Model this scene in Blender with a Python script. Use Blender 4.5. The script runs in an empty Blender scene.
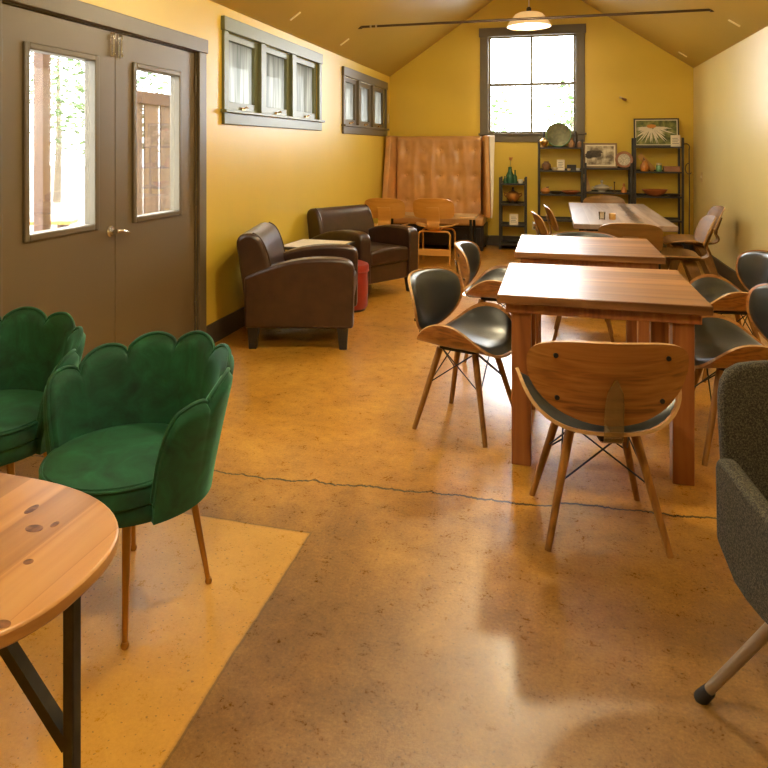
import bpy, bmesh, math, random
from math import sin, cos, pi, radians as R
from mathutils import Vector, Matrix, noise as mnoise
random.seed(7)
S = bpy.context.scene
C = S.collection

# ------------------------------------------------------------------ materials
def new_mat(name):
    m = bpy.data.materials.new(name); m.use_nodes = True
    nt = m.node_tree; nt.nodes.clear()
    out = nt.nodes.new('ShaderNodeOutputMaterial')
    b = nt.nodes.new('ShaderNodeBsdfPrincipled')
    nt.links.new(b.outputs[0], out.inputs[0])
    return m, nt, b
def nd(nt, t, **kw):
    n = nt.nodes.new(t)
    for k, v in kw.items():
        if k in n.inputs.keys(): n.inputs[k].default_value = v
        else: setattr(n, k, v)
    return n
def coords(nt, scale=(1, 1, 1), rot=(0, 0, 0), kind='Object'):
    tc = nt.nodes.new('ShaderNodeTexCoord'); mp = nt.nodes.new('ShaderNodeMapping')
    mp.inputs['Scale'].default_value = scale; mp.inputs['Rotation'].default_value = rot
    nt.links.new(tc.outputs[kind], mp.inputs[0]); return mp.outputs[0]
def ramp(nt, fac, stops):
    r = nt.nodes.new('ShaderNodeValToRGB'); e = r.color_ramp.elements
    while len(e) < len(stops): e.new(.5)
    for i, (p, c) in enumerate(stops):
        e[i].position = p; e[i].color = (c[0], c[1], c[2], 1)
    nt.links.new(fac, r.inputs[0]); return r.outputs[0]
def mixc(nt, fac, a, b, mode='MIX'):
    m = nt.nodes.new('ShaderNodeMix'); m.data_type = 'RGBA'; m.blend_type = mode
    for sock, v in ((m.inputs[0], fac), (m.inputs[6], a), (m.inputs[7], b)):
        if isinstance(v, bpy.types.NodeSocket): nt.links.new(v, sock)
        elif isinstance(v, (int, float)): sock.default_value = v
        else: sock.default_value = (v[0], v[1], v[2], 1)
    return m.outputs[2]
def math_(nt, op, a, b=None, c=None):
    m = nt.nodes.new('ShaderNodeMath'); m.operation = op
    for i, v in enumerate((a, b, c)):
        if v is None: continue
        if isinstance(v, bpy.types.NodeSocket): nt.links.new(v, m.inputs[i])
        else: m.inputs[i].default_value = v
    return m.outputs[0]
def bump(nt, b, h, strength=.2, dist=.01):
    n = nt.nodes.new('ShaderNodeBump'); n.inputs['Strength'].default_value = strength
    n.inputs['Distance'].default_value = dist
    nt.links.new(h, n.inputs['Height']); nt.links.new(n.outputs[0], b.inputs['Normal'])
def plain(name, col, rough=.5, metal=0., var=.12, scale=8., bmp=0., coat=0., spec=.5, sheen=0., emis=None, estr=0.):
    m, nt, b = new_mat(name)
    co = coords(nt)
    n = nd(nt, 'ShaderNodeTexNoise', Scale=scale, Detail=4.)
    nt.links.new(co, n.inputs['Vector'])
    d = [max(0, c * (1 - var)) for c in col]; l = [min(1, c * (1 + var)) for c in col]
    nt.links.new(ramp(nt, n.outputs[0], [(.3, d), (.7, l)]), b.inputs['Base Color'])
    b.inputs['Roughness'].default_value = rough; b.inputs['Metallic'].default_value = metal
    b.inputs['Specular IOR Level'].default_value = spec
    b.inputs['Coat Weight'].default_value = coat; b.inputs['Coat Roughness'].default_value = .15
    if sheen: b.inputs['Sheen Weight'].default_value = sheen; b.inputs['Sheen Roughness'].default_value = .4
    if emis: b.inputs['Emission Color'].default_value = (*emis, 1); b.inputs['Emission Strength'].default_value = estr
    if bmp:
        n2 = nd(nt, 'ShaderNodeTexNoise', Scale=scale * 12, Detail=3.); nt.links.new(co, n2.inputs['Vector'])
        bump(nt, b, n2.outputs[0], bmp, .004)
    return m
def wood(name, dark, mid, light, axis='X', scale=1., rough=.35, coat=.2, planks=0., ring=9., st=None, spec=.5):
    m, nt, b = new_mat(name)
    st = st or {'X': (.55, 9, 9), 'Y': (9, .55, 9), 'Z': (9, 9, .55)}[axis]
    b.inputs['Specular IOR Level'].default_value = spec
    st = tuple(v * scale for v in st)
    co = coords(nt, st)
    n = nd(nt, 'ShaderNodeTexNoise', Scale=2.2, Detail=6., Roughness=.6, Distortion=.6); nt.links.new(co, n.inputs['Vector'])
    co2 = coords(nt, tuple(v * .35 for v in st))
    n2 = nd(nt, 'ShaderNodeTexNoise', Scale=1.3, Detail=3., Distortion=1.5); nt.links.new(co2, n2.inputs['Vector'])
    w = math_(nt, 'FRACT', math_(nt, 'MULTIPLY', n2.outputs[0], ring))
    w = math_(nt, 'ABSOLUTE', math_(nt, 'SUBTRACT', w, .5))
    f = math_(nt, 'ADD', math_(nt, 'MULTIPLY', n.outputs[0], .75), math_(nt, 'MULTIPLY', w, .5))
    col = ramp(nt, f, [(.25, dark), (.5, mid), (.8, light)])
    if planks:
        sx = nt.nodes.new('ShaderNodeSeparateXYZ'); nt.links.new(coords(nt), sx.inputs[0])
        s = sx.outputs['Y' if axis == 'X' else 'X']
        q = math_(nt, 'DIVIDE', s, planks)
        wn = nt.nodes.new('ShaderNodeTexWhiteNoise'); wn.noise_dimensions = '1D'
        nt.links.new(math_(nt, 'FLOOR', q), wn.inputs['W'])
        tint = ramp(nt, wn.outputs[0], [(0, (.55, .5, .45)), (.5, (.9, .88, .85)), (1, (1.0, 1.0, 1.0))])
        col = mixc(nt, 1., col, tint, 'MULTIPLY')
        fr = math_(nt, 'FRACT', q)
        line = math_(nt, 'LESS_THAN', math_(nt, 'ABSOLUTE', math_(nt, 'SUBTRACT', fr, .5)), .488)
        col = mixc(nt, line, dark, col)
    nt.links.new(col, b.inputs['Base Color'])
    nt.links.new(math_(nt, 'MULTIPLY_ADD', n.outputs[0], .2, rough - .1), b.inputs['Roughness'])
    b.inputs['Coat Weight'].default_value = coat; b.inputs['Coat Roughness'].default_value = .2
    bump(nt, b, f, .03, .002)
    return m
def glass_mat(name, tint=(1, 1, 1), gloss=.5, base=0.):
    m = bpy.data.materials.new(name); m.use_nodes = True; nt = m.node_tree; nt.nodes.clear()
    out = nt.nodes.new('ShaderNodeOutputMaterial'); mx = nt.nodes.new('ShaderNodeMixShader')
    tr = nt.nodes.new('ShaderNodeBsdfTransparent'); tr.inputs[0].default_value = (*tint, 1)
    gl = nt.nodes.new('ShaderNodeBsdfGlossy'); gl.inputs['Roughness'].default_value = .02
    fr = nt.nodes.new('ShaderNodeFresnel'); fr.inputs[0].default_value = 1.45
    nt.links.new(math_(nt, 'MULTIPLY_ADD', fr.outputs[0], gloss, base), mx.inputs[0])
    nt.links.new(tr.outputs[0], mx.inputs[1]); nt.links.new(gl.outputs[0], mx.inputs[2])
    nt.links.new(mx.outputs[0], out.inputs[0]); return m

M = {}
def paint(name, col, rough=.45):
    m, nt, b = new_mat(name); co = coords(nt)
    n = nd(nt, 'ShaderNodeTexNoise', Scale=1.1, Detail=5.); nt.links.new(co, n.inputs['Vector'])
    nt.links.new(ramp(nt, n.outputs[0], [(.3, [c * .94 for c in col]), (.7, [min(1, c * 1.05) for c in col])]), b.inputs['Base Color'])
    b.inputs['Roughness'].default_value = rough
    n2 = nd(nt, 'ShaderNodeTexNoise', Scale=55., Detail=3.); nt.links.new(co, n2.inputs['Vector'])
    bump(nt, b, n2.outputs[0], .08, .004); return m
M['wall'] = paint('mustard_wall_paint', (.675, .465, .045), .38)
M['wall_glare'] = paint('mustard_wall_with_glare', (.70, .57, .24), .28)  # right wall lightened: window glare is put into the paint colour
M['ceil'] = paint('ochre_ceiling_paint', (.40, .262, .046), .33)
M['door'] = paint('brown_door_paint', (.135, .095, .043), .4)
M['trim'] = paint('taupe_trim_paint', (.125, .095, .05), .4)
M['green_trim'] = paint('olive_window_paint', (.155, .16, .07), .4)
M['base'] = paint('dark_baseboard_paint', (.05, .036, .024), .4)
M['glass'] = glass_mat('window_glass')
M['screen_glass'] = glass_mat('grey_screen_glass', (.80, .80, .78))

def film_mat():
    m = bpy.data.materials.new('frosted_film'); m.use_nodes = True; nt = m.node_tree; nt.nodes.clear()
    out = nt.nodes.new('ShaderNodeOutputMaterial'); mx = nt.nodes.new('ShaderNodeMixShader'); mx.inputs[0].default_value = .6
    tr = nt.nodes.new('ShaderNodeBsdfTransparent'); tr.inputs[0].default_value = (.25, .25, .24, 1)
    tl = nt.nodes.new('ShaderNodeBsdfTranslucent')
    n = nd(nt, 'ShaderNodeTexNoise', Scale=3., Detail=2.); nt.links.new(coords(nt, (1, 9, .6)), n.inputs['Vector'])
    nt.links.new(ramp(nt, n.outputs[0], [(.35, (.24, .24, .22)), (.65, (.42, .42, .385))]), tl.inputs[0])
    nt.links.new(tr.outputs[0], mx.inputs[1]); nt.links.new(tl.outputs[0], mx.inputs[2]); nt.links.new(mx.outputs[0], out.inputs[0]); return m
M['film'] = film_mat()
# floor: stained, sealed concrete with a paler slab patch and a long crack
def floor_mat():
    m, nt, b = new_mat('stained_concrete'); co = coords(nt)
    sx = nt.nodes.new('ShaderNodeSeparateXYZ'); nt.links.new(co, sx.inputs[0]); X, Y = sx.outputs[0], sx.outputs[1]
    n1 = nd(nt, 'ShaderNodeTexNoise', Scale=.9, Detail=6., Roughness=.62, Distortion=.4); nt.links.new(co, n1.inputs['Vector'])
    n2 = nd(nt, 'ShaderNodeTexNoise', Scale=5., Detail=8., Roughness=.7); nt.links.new(co, n2.inputs['Vector'])
    n3 = nd(nt, 'ShaderNodeTexNoise', Scale=95., Detail=6., Roughness=.8); nt.links.new(co, n3.inputs['Vector'])
    n4 = nd(nt, 'ShaderNodeTexNoise', Scale=17., Detail=6., Roughness=.7); nt.links.new(co, n4.inputs['Vector'])
    pit = nd(nt, 'ShaderNodeTexNoise', Scale=100., Detail=0.); nt.links.new(co, pit.inputs['Vector'])
    f = math_(nt, 'ADD', math_(nt, 'ADD', math_(nt, 'MULTIPLY_ADD', n3.outputs[0], .36, -.09), math_(nt, 'MULTIPLY', n4.outputs[0], .22)), math_(nt, 'ADD', math_(nt, 'MULTIPLY', n1.outputs[0], .32), math_(nt, 'MULTIPLY', n2.outputs[0], .22)))
    main = ramp(nt, f, [(.36, (.27, .115, .010)), (.46, (.49, .215, .018)), (.55, (.65, .325, .045)), (.64, (.76, .46, .10))])
    old = ramp(nt, f, [(.36, (.085, .038, .009)), (.46, (.155, .074, .018)), (.55, (.25, .135, .040)), (.64, (.38, .235, .09))])
    # nearer bay (before the crack) is browner, blending over half a metre
    t = nt.nodes.new('ShaderNodeMapRange'); t.inputs[1].default_value = 3.2; t.inputs[2].default_value = 1.9
    nt.links.new(math_(nt, 'ADD', Y, math_(nt, 'MULTIPLY', math_(nt, 'SUBTRACT', n1.outputs[0], .5), 1.8)), t.inputs[0])
    col = mixc(nt, math_(nt, 'MULTIPLY', t.outputs[0], .85), main, old)
    pale = ramp(nt, f, [(.3, (.46, .225, .03)), (.5, (.62, .33, .055)), (.72, (.72, .42, .10))])
    wob = math_(nt, 'MULTIPLY', math_(nt, 'SUBTRACT', n2.outputs[0], .5), .02)
    dx = math_(nt, 'SUBTRACT', -.853, math_(nt, 'ADD', X, wob)); dy = math_(nt, 'SUBTRACT', 2.322, math_(nt, 'ADD', Y, wob))
    ins = math_(nt, 'MINIMUM', dx, dy)
    soft = nt.nodes.new('ShaderNodeMapRange'); soft.inputs[1].default_value = -.004; soft.inputs[2].default_value = .012; nt.links.new(ins, soft.inputs[0])
    col = mixc(nt, soft.outputs[0], col, pale)
    seam = math_(nt, 'LESS_THAN', math_(nt, 'ABSOLUTE', ins), .0035)
    # crack y = 2.7 + slope*x + wander
    wn = nd(nt, 'ShaderNodeTexNoise', Scale=2.4, Detail=6., Roughness=.65); wn.noise_dimensions = '1D'; nt.links.new(X, wn.inputs['W'])
    cy = math_(nt, 'ADD', math_(nt, 'MULTIPLY_ADD', X, .088, 2.765), math_(nt, 'MULTIPLY', math_(nt, 'SUBTRACT', wn.outputs[0], .5), .17))
    cd = math_(nt, 'ABSOLUTE', math_(nt, 'SUBTRACT', Y, cy))
    crack = math_(nt, 'LESS_THAN', cd, math_(nt, 'MULTIPLY', n2.outputs[0], .012))
    speck = math_(nt, 'MULTIPLY', math_(nt, 'GREATER_THAN', pit.outputs[0], .77), .5)
    dark = math_(nt, 'MAXIMUM', math_(nt, 'MAXIMUM', math_(nt, 'MULTIPLY', crack, .95), math_(nt, 'MULTIPLY', seam, .45)), speck)
    col = mixc(nt, dark, col, (.022, .011, .005))
    nt.links.new(col, b.inputs['Base Color'])
    nt.links.new(math_(nt, 'ADD', math_(nt, 'MULTIPLY_ADD', n4.outputs[0], .10, .19), math_(nt, 'MULTIPLY', n3.outputs[0], .10)), b.inputs['Roughness'])
    b.inputs['Specular IOR Level'].default_value = .7
    b.inputs['Coat Weight'].default_value = .35; b.inputs['Coat Roughness'].default_value = .24
    h = math_(nt, 'SUBTRACT', math_(nt, 'MULTIPLY', n2.outputs[0], .35), math_(nt, 'MULTIPLY', crack, .5))
    bump(nt, b, math_(nt, 'ADD', h, math_(nt, 'MULTIPLY', n3.outputs[0], .45)), .35, .006)
    return m
M['floor'] = floor_mat()

M['walnut'] = wood('walnut_veneer', (.10, .034, .006), (.31, .12, .022), (.44, .20, .05), 'X', 1., .34, .25, ring=4., st=(.45, 6, 24))
M['walnut_leg'] = wood('walnut_leg_wood', (.17, .070, .012), (.27, .115, .02), (.36, .165, .035), 'Z', 1., .5, 0., spec=.25)
M['edge_ply'] = wood('pale_ply_edge', (.34, .18, .06), (.48, .27, .10), (.6, .37, .16), 'X', 1., .4, .2)
M['light_ply'] = wood('honey_plywood', (.50, .23, .04), (.60, .30, .06), (.66, .37, .10), 'X', .8, .35, .25, ring=3.)
M['brown_ply'] = wood('brown_plywood', (.15, .07, .013), (.23, .11, .022), (.30, .155, .04), 'X', .8, .45, 0., ring=3.)
M['table_top'] = wood('worn_table_planks', (.20, .08, .022), (.41, .19, .06), (.60, .34, .13), 'X', .7, .40, .15, planks=.143)
M['table_leg'] = wood('red_brown_table_wood', (.16, .047, .012), (.30, .10, .027), (.40, .16, .045), 'Z', .8, .35, .25)
M['slab_top'] = wood('river_slab_top', (.15, .062, .024), (.28, .13, .055), (.40, .215, .10), 'Y', .7, .27, .35, planks=.20)
M['pine'] = wood('knotty_pine', (.42, .19, .055), (.56, .28, .085), (.66, .37, .13), 'Y', .8, .38, .2, planks=.09)
M['low_top'] = wood('pale_oak_top', (.42, .24, .09), (.55, .34, .14), (.66, .44, .2), 'X', .8, .35, .2)
M['vinyl'] = plain('black_vinyl', (.018, .022, .0235), .33, 0, .25, 5, .12, .0, .7)
M['leather'] = plain('espresso_leather', (.044, .018, .009), .31, 0, .22, 14, .18, .12, .55)
M['red_leather'] = plain('red_leather', (.32, .028, .018), .33, 0, .15, 12, .15, .1)
M['tan_leather'] = plain('tan_leather', (.58, .30, .10), .33, 0, .14, 5, .12, .1)
M['cream_panel'] = plain('cream_vinyl_panel', (.80, .74, .64), .4, 0, .05, 5)
def velvet():
    m, nt, b = new_mat('emerald_velvet'); co = coords(nt)
    n = nd(nt, 'ShaderNodeTexNoise', Scale=7., Detail=5., Roughness=.6, Distortion=1.); nt.links.new(co, n.inputs['Vector'])
    nt.links.new(ramp(nt, n.outputs[0], [(.3, (.001, .026, .010)), (.55, (.003, .080, .030)), (.75, (.009, .14, .058))]), b.inputs['Base Color'])
    b.inputs['Roughness'].default_value = .75; b.inputs['Sheen Weight'].default_value = .35
    b.inputs['Sheen Roughness'].default_value = .35; b.inputs['Sheen Tint'].default_value = (.25, .85, .5, 1)
    n2 = nd(nt, 'ShaderNodeTexNoise', Scale=400.); nt.links.new(co, n2.inputs['Vector']); bump(nt, b, n2.outputs[0], .1, .002)
    return m
M['velvet'] = velvet()
def tweed():
    m, nt, b = new_mat('grey_tweed'); co = coords(nt)
    n = nd(nt, 'ShaderNodeTexNoise', Scale=260., Detail=2., Roughness=.8); nt.links.new(co, n.inputs['Vector'])
    nt.links.new(ramp(nt, n.outputs[0], [(.36, (.010, .008, .005)), (.5, (.040, .034, .020)), (.64, (.105, .09, .056))]), b.inputs['Base Color'])
    b.inputs['Roughness'].default_value = .9; bump(nt, b, n.outputs[0], .5, .003); return m
M['tweed'] = tweed()
M['chrome'] = plain('polished_chrome', (.75, .74, .72), .12, 1., .05)
M['acrylic'] = glass_mat('clear_acrylic', (.84, .82, .78), 1.2, .30)
M['black_metal'] = plain('black_metal', (.022, .021, .02), .4, .3, .2)
M['steel_frame'] = plain('dark_steel_frame', (.045, .04, .035), .4, .4, .25, 30)
M['brass'] = plain('brushed_brass', (.56, .34, .12), .28, 1., .1)
M['gold_leg'] = plain('antique_gold_leg', (.42, .24, .075), .3, 1., .1)
M['beige_metal'] = plain('beige_metal', (.38, .32, .24), .35, .6, .08)
M['rubber'] = plain('black_rubber', (.012, .011, .01), .6)
M['black_wood'] = plain('black_wood', (.02, .016, .013), .35, 0, .2)
M['shelf'] = plain('charcoal_shelf', (.028, .025, .021), .42, 0, .2)
M['white'] = plain('white_plastic', (.78, .74, .66), .4, 0, .03)
M['paper'] = plain('cream_card', (.78, .70, .55), .7, 0, .05)
M['ivory'] = plain('ivory_plate', (.66, .53, .30), .5, 0, .05)
M['green_glass'] = plain('green_bottle_glass', (.025, .10, .045), .1, 0, .2, 10, 0, .3)
M['copper'] = plain('copper_glaze', (.50, .22, .05), .25, .5, .2)
M['dark_glaze'] = plain('dark_glaze', (.05, .035, .025), .3, 0, .3)
M['brown_clay'] = plain('brown_clay', (.24, .12, .05), .45, 0, .2)
M['orange_clay'] = plain('orange_clay', (.55, .21, .035), .4, 0, .15)
M['red_clay'] = plain('red_clay', (.40, .12, .03), .35, 0, .15)
M['silver'] = plain('tarnished_silver', (.62, .58, .48), .25, .35, .1)
M['olive_plate'] = plain('aged_brass_plate', (.13, .125, .055), .4, .2, .3, 25, .3)
M['pattern'] = plain('speckled_plate', (.50, .46, .38), .4, 0, .45, 60)
M['jar_green'] = plain('green_jar_label', (.10, .22, .10), .4, 0, .2)
M['box_brown'] = plain('red_brown_box', (.32, .14, .07), .5, 0, .15)
M['iron'] = plain('wrought_iron', (.10, .06, .03), .5, .4, .2)
M['frame_dark'] = plain('dark_picture_frame', (.03, .02, .014), .35)
M['frame_gold'] = plain('bronze_picture_frame', (.25, .16, .08), .4, .2)
M['rod'] = plain('brown_iron_rod', (.07, .04, .02), .45, .4)
M['tab'] = plain('cream_ceiling_tab', (.85, .72, .46), .5, 0, .04)
M['shade'] = None

# ------------------------------------------------------------------ mesh helpers
def obj(name, bm, mat, parent=None, smooth=True, bevel=0., seg=2, sub=0, auto=40):
    me = bpy.data.meshes.new(name)
    bmesh.ops.recalc_face_normals(bm, faces=bm.faces[:])
    bm.to_mesh(me); bm.free()
    o = bpy.data.objects.new(name, me); C.objects.link(o)
    for m in (mat if isinstance(mat, (list, tuple)) else [mat]): me.materials.append(m)
    if parent: o.parent = parent
    if bevel:
        b = o.modifiers.new('bevel', 'BEVEL'); b.width = bevel; b.segments = seg; b.limit_method = 'ANGLE'; b.angle_limit = R(35)
        b.harden_normals = False
    if sub:
        s = o.modifiers.new('sub', 'SUBSURF'); s.levels = sub; s.render_levels = sub
    if smooth:
        me.polygons.foreach_set('use_smooth', [True] * len(me.polygons))
        if auto and not sub:
            try: me.set_sharp_from_angle(angle=R(auto))
            except Exception: pass
    return o
def tag(o, label=None, cat=None, group=None, kind=None):
    if label: o['label'] = label
    if cat: o['category'] = cat
    if group: o['group'] = group
    if kind: o['kind'] = kind
    return o
def thing(name, label, cat, loc=(0, 0, 0), rz=0., group=None):
    o = bpy.data.objects.new(name, None); C.objects.link(o); o.empty_display_size = .1
    o.location = loc; o.rotation_euler = (0, 0, rz); return tag(o, label, cat, group)
def struct(name, bm, mat, parent=None, **kw):
    o = obj(name, bm, mat, parent, **kw)
    if parent is None: o['kind'] = 'structure'
    return o
KIDS = {}
def dup(root, loc, rz, label, group=None):
    def cp(o, par):
        c = o.copy(); C.objects.link(c)
        if par: c.parent = par
        for ch in [x for x in bpy.data.objects if x.parent == o]: cp(ch, c)
        return c
    r = cp(root, None); r.location = loc; r.rotation_euler = (0, 0, rz); r['label'] = label
    if group: r['group'] = group
    return r
def box(bm, x0, x1, y0, y1, z0, z1, mi=0):
    v = [bm.verts.new(p) for p in ((x0, y0, z0), (x1, y0, z0), (x1, y1, z0), (x0, y1, z0), (x0, y0, z1), (x1, y0, z1), (x1, y1, z1), (x0, y1, z1))]
    for f in ((3, 2, 1, 0), (4, 5, 6, 7), (0, 1, 5, 4), (1, 2, 6, 5), (2, 3, 7, 6), (3, 0, 4, 7)):
        bm.faces.new([v[i] for i in f]).material_index = mi
    return v
def B(*a, **k):
    bm = bmesh.new(); box(bm, *a, **k); return bm
def tube(bm, pts, rad, n=10, cap=True, closed=False):
    pts = [Vector(p) for p in pts]; rings = []
    N = len(pts)
    prev = None
    for i, p in enumerate(pts):
        if closed: t = (pts[(i + 1) % N] - pts[i - 1])
        else: t = pts[min(i + 1, N - 1)] - pts[max(i - 1, 0)]
        t.normalize()
        if prev is None:
            a = Vector((0, 0, 1)) if abs(t.z) < .9 else Vector((1, 0, 0))
            u = t.cross(a).normalized()
        else:
            u = (prev - t * prev.dot(t)).normalized()
        prev = u; w = t.cross(u)
        r = rad[i] if isinstance(rad, (list, tuple)) else rad
        rings.append([bm.verts.new(p + (u * cos(2 * pi * k / n) + w * sin(2 * pi * k / n)) * r) for k in range(n)])
    for i in range(N if closed else N - 1):
        a, b = rings[i], rings[(i + 1) % N]
        for k in range(n): bm.faces.new((a[k], a[(k + 1) % n], b[(k + 1) % n], b[k]))
    if cap and not closed:
        bm.faces.new(rings[0][::-1]); bm.faces.new(rings[-1])
    return bm
def T(pts, rad, **k): return tube(bmesh.new(), pts, rad, **k)
def lathe(bm, prof, n=24, c=(0, 0, 0), sx=1., sy=1., mi=0):
    rings = []
    for r, z in prof:
        if r < 1e-5: rings.append([bm.verts.new((c[0], c[1], c[2] + z))])
        else: rings.append([bm.verts.new((c[0] + r * sx * cos(2 * pi * k / n), c[1] + r * sy * sin(2 * pi * k / n), c[2] + z)) for k in range(n)])
    for a, b in zip(rings, rings[1:]):
        if len(a) == 1 and len(b) == 1: continue
        for k in range(n):
            if len(a) == 1: f = bm.faces.new((a[0], b[k], b[(k + 1) % n]))
            elif len(b) == 1: f = bm.faces.new((a[k], a[(k + 1) % n], b[0]))
            else: f = bm.faces.new((a[k], a[(k + 1) % n], b[(k + 1) % n], b[k]))
            f.material_index = mi
    return bm
def L(prof, **k): return lathe(bmesh.new(), prof, **k)
def prism(bm, poly, axis, a, b):
    """extrude 2-D polygon: axis 'x' poly=(y,z); 'y' poly=(x,z); 'z' poly=(x,y)"""
    def P(p, t): return {'x': (t, p[0], p[1]), 'y': (p[0], t, p[1]), 'z': (p[0], p[1], t)}[axis]
    A = [bm.verts.new(P(p, a)) for p in poly]; D = [bm.verts.new(P(p, b)) for p in poly]
    bm.faces.new(A); bm.faces.new(D[::-1]); n = len(poly)
    for i in range(n): bm.faces.new((A[i], A[(i + 1) % n], D[(i + 1) % n], D[i]))
    return bm
def PR(poly, axis, a, b): return prism(bmesh.new(), poly, axis, a, b)
def strip(bm, path, w, t, rounding=0):
    """bent ply strip: path in (y,z), width along x (w may vary per point), thickness t"""
    pts = [Vector((0, p[0], p[1])) for p in path]; N = len(pts); rows = []
    for i, p in enumerate(pts):
        d = (pts[min(i + 1, N - 1)] - pts[max(i - 1, 0)]).normalized()
        nrm = Vector((0, -d.z, d.y)); ww = w[i] if isinstance(w, (list, tuple)) else w
        rows.append([bm.verts.new(p + Vector((sx * ww / 2, 0, 0)) + nrm * sn * t / 2) for sx, sn in ((-1, -1), (1, -1), (1, 1), (-1, 1))])
    for a, b in zip(rows, rows[1:]):
        for k in range(4): bm.faces.new((a[k], a[(k + 1) % 4], b[(k + 1) % 4], b[k]))
    bm.faces.new(rows[0][::-1]); bm.faces.new(rows[-1]); return bm
def bez(p0, p1, p2, p3, n=8):
    out = []
    for i in range(n + 1):
        t = i / n; a = (1 - t) ** 3; b = 3 * t * (1 - t) ** 2; c = 3 * t * t * (1 - t); d = t ** 3
        out.append(tuple(a * w + b * x + c * y + d * z for w, x, y, z in zip(p0, p1, p2, p3)))
    return out
def disc_sheet(bm, fn, th, nr=8, na=40, puff=0., mi=0, mi_edge=None):
    """closed sheet over the unit disc; fn(p,q)->Vector; thickness along local normal, puff rounds it like a cushion"""
    def pos(r, a): return Vector(fn(r * cos(a), r * sin(a)))
    def nor(r, a):
        e = 1e-3; p, q = r * cos(a), r * sin(a)
        u = Vector(fn(p + e, q)) - Vector(fn(p - e, q)); v = Vector(fn(p, q + e)) - Vector(fn(p, q - e))
        return u.cross(v).normalized()
    top, bot = [], []
    for i in range(nr + 1):
        r = (i / nr) ** .8 if i else 0
        rt, rb = [], []
        for k in range(na if i else 1):
            a = 2 * pi * k / na; p = pos(r, a); n = nor(min(r, .97), a)
            h = th * ((1 - r ** 5) ** .5 if puff else 1)
            rt.append(bm.verts.new(p + n * (h if puff else th))); rb.append(bm.verts.new(p) if not (puff and i == nr) else rt[-1])
        top.append(rt); bot.append(rb)
    def cap(rows, flip):
        for i in range(nr):
            a, b = rows[i], rows[i + 1]
            for k in range(na):
                k2 = (k + 1) % na
                vs = (a[0], b[k], b[k2]) if i == 0 else (a[k], b[k], b[k2], a[k2])
                f = bm.faces.new(vs[::-1] if flip else vs); f.material_index = mi
    cap(top, False); cap(bot, True)
    if not puff:
        for k in range(na):
            k2 = (k + 1) % na
            f = bm.faces.new((bot[nr][k], bot[nr][k2], top[nr][k2], top[nr][k])); f.material_index = mi if mi_edge is None else mi_edge
    return bm

# ------------------------------------------------------------------ room
XL, XR, YB, YF = -2.36, 1.76, 9.80, -2.6
ZE, SL, XM = 2.44, .69, -.30
ZR = ZE + SL * (XM - XL)
TH = .16
struct('floor', B(XL - TH, XR + TH, YF - TH, YB + TH, -.1, 0), M['floor'], smooth=False)
def wall_cells(bm, lo, hi, zlo, zhi, holes, place):
    """wall in (s,z) with rectangular holes -> boxes"""
    ss = sorted({lo, hi, *[h[0] for h in holes], *[h[1] for h in holes]})
    for a, b in zip(ss, ss[1:]):
        m = (a + b) / 2; hs = sorted([h for h in holes if h[0] < m < h[1]], key=lambda h: h[2]); z = zlo
        for h in hs:
            if h[2] > z: place(bm, a, b, z, h[2])
            z = h[3]
        if z < zhi: place(bm, a, b, z, zhi)
    return bm
DOOR = (2.45, 4.16, 0, 2.055)
WIN = [(4.60, 6.63, 1.665, 2.27), (7.53, 9.49, 1.645, 2.24)]
struct('wall_left', wall_cells(bmesh.new(), YF - TH, YB + TH, 0, ZE, [DOOR] + WIN, lambda bm, a, b, c, d: box(bm, XL - TH, XL, a, b, c, d)), M['wall'], smooth=False)
RW = []
struct('wall_right', wall_cells(bmesh.new(), YF - TH, YB + TH, 0, ZE, RW, lambda bm, a, b, c, d: box(bm, XR, XR + TH, a, b, c, d)), M['wall_glare'], smooth=False)
BW = (-.93, .29, 1.58, 2.985)
def gz(x): return ZR - SL * abs(x - XM)
bm = bmesh.new()
xl, xr = XL - TH, XR + TH
prism(bm, [(xl, 0), (BW[0], 0), (BW[0], gz(BW[0])), (xl, gz(xl))], 'y', YB, YB + TH)
prism(bm, [(BW[1], 0), (xr, 0), (xr, gz(xr)), (BW[1], gz(BW[1]))], 'y', YB, YB + TH)
prism(bm, [(BW[0], 0), (BW[1], 0), (BW[1], BW[2]), (BW[0], BW[2])], 'y', YB, YB + TH)
prism(bm, [(BW[0], BW[3]), (BW[1], BW[3]), (BW[1], gz(BW[1])), (XM, ZR), (BW[0], gz(BW[0]))], 'y', YB, YB + TH)
struct('wall_back', bm, M['wall'], smooth=False)
bm = PR([(xl, 0), (xr, 0), (xr, gz(xr)), (XM, ZR), (xl, gz(xl))], 'y', YF - TH, YF)
struct('wall_front', bm, M['wall'], smooth=False)
bm = bmesh.new()
prism(bm, [(xl - .2, gz(xl - .2)), (XM, ZR), (XM, ZR + .14), (xl - .2, gz(xl - .2) + .14)], 'y', YF - TH, YB + TH)
prism(bm, [(XM, ZR), (xr + .2, gz(xr + .2)), (xr + .2, gz(xr + .2) + .14), (XM, ZR + .14)], 'y', YF - TH, YB + TH)
struct('ceiling', bm, M['ceil'], smooth=False)
for nm, args in (('baseboard_left', (XL, XL + .022, 4.262, YB, 0, .145)), ('baseboard_back', (XL + .022, XR - .022, YB - .022, YB, 0, .145)),
                 ('baseboard_right', (XR - .022, XR, YF, YB, 0, .145))):
    struct(nm, B(*args), M['base'], bevel=.004)
struct('baseboard_door', B(XL, XL + .022, YF, 2.385, 0, .145), M['base'], bevel=.004)

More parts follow.
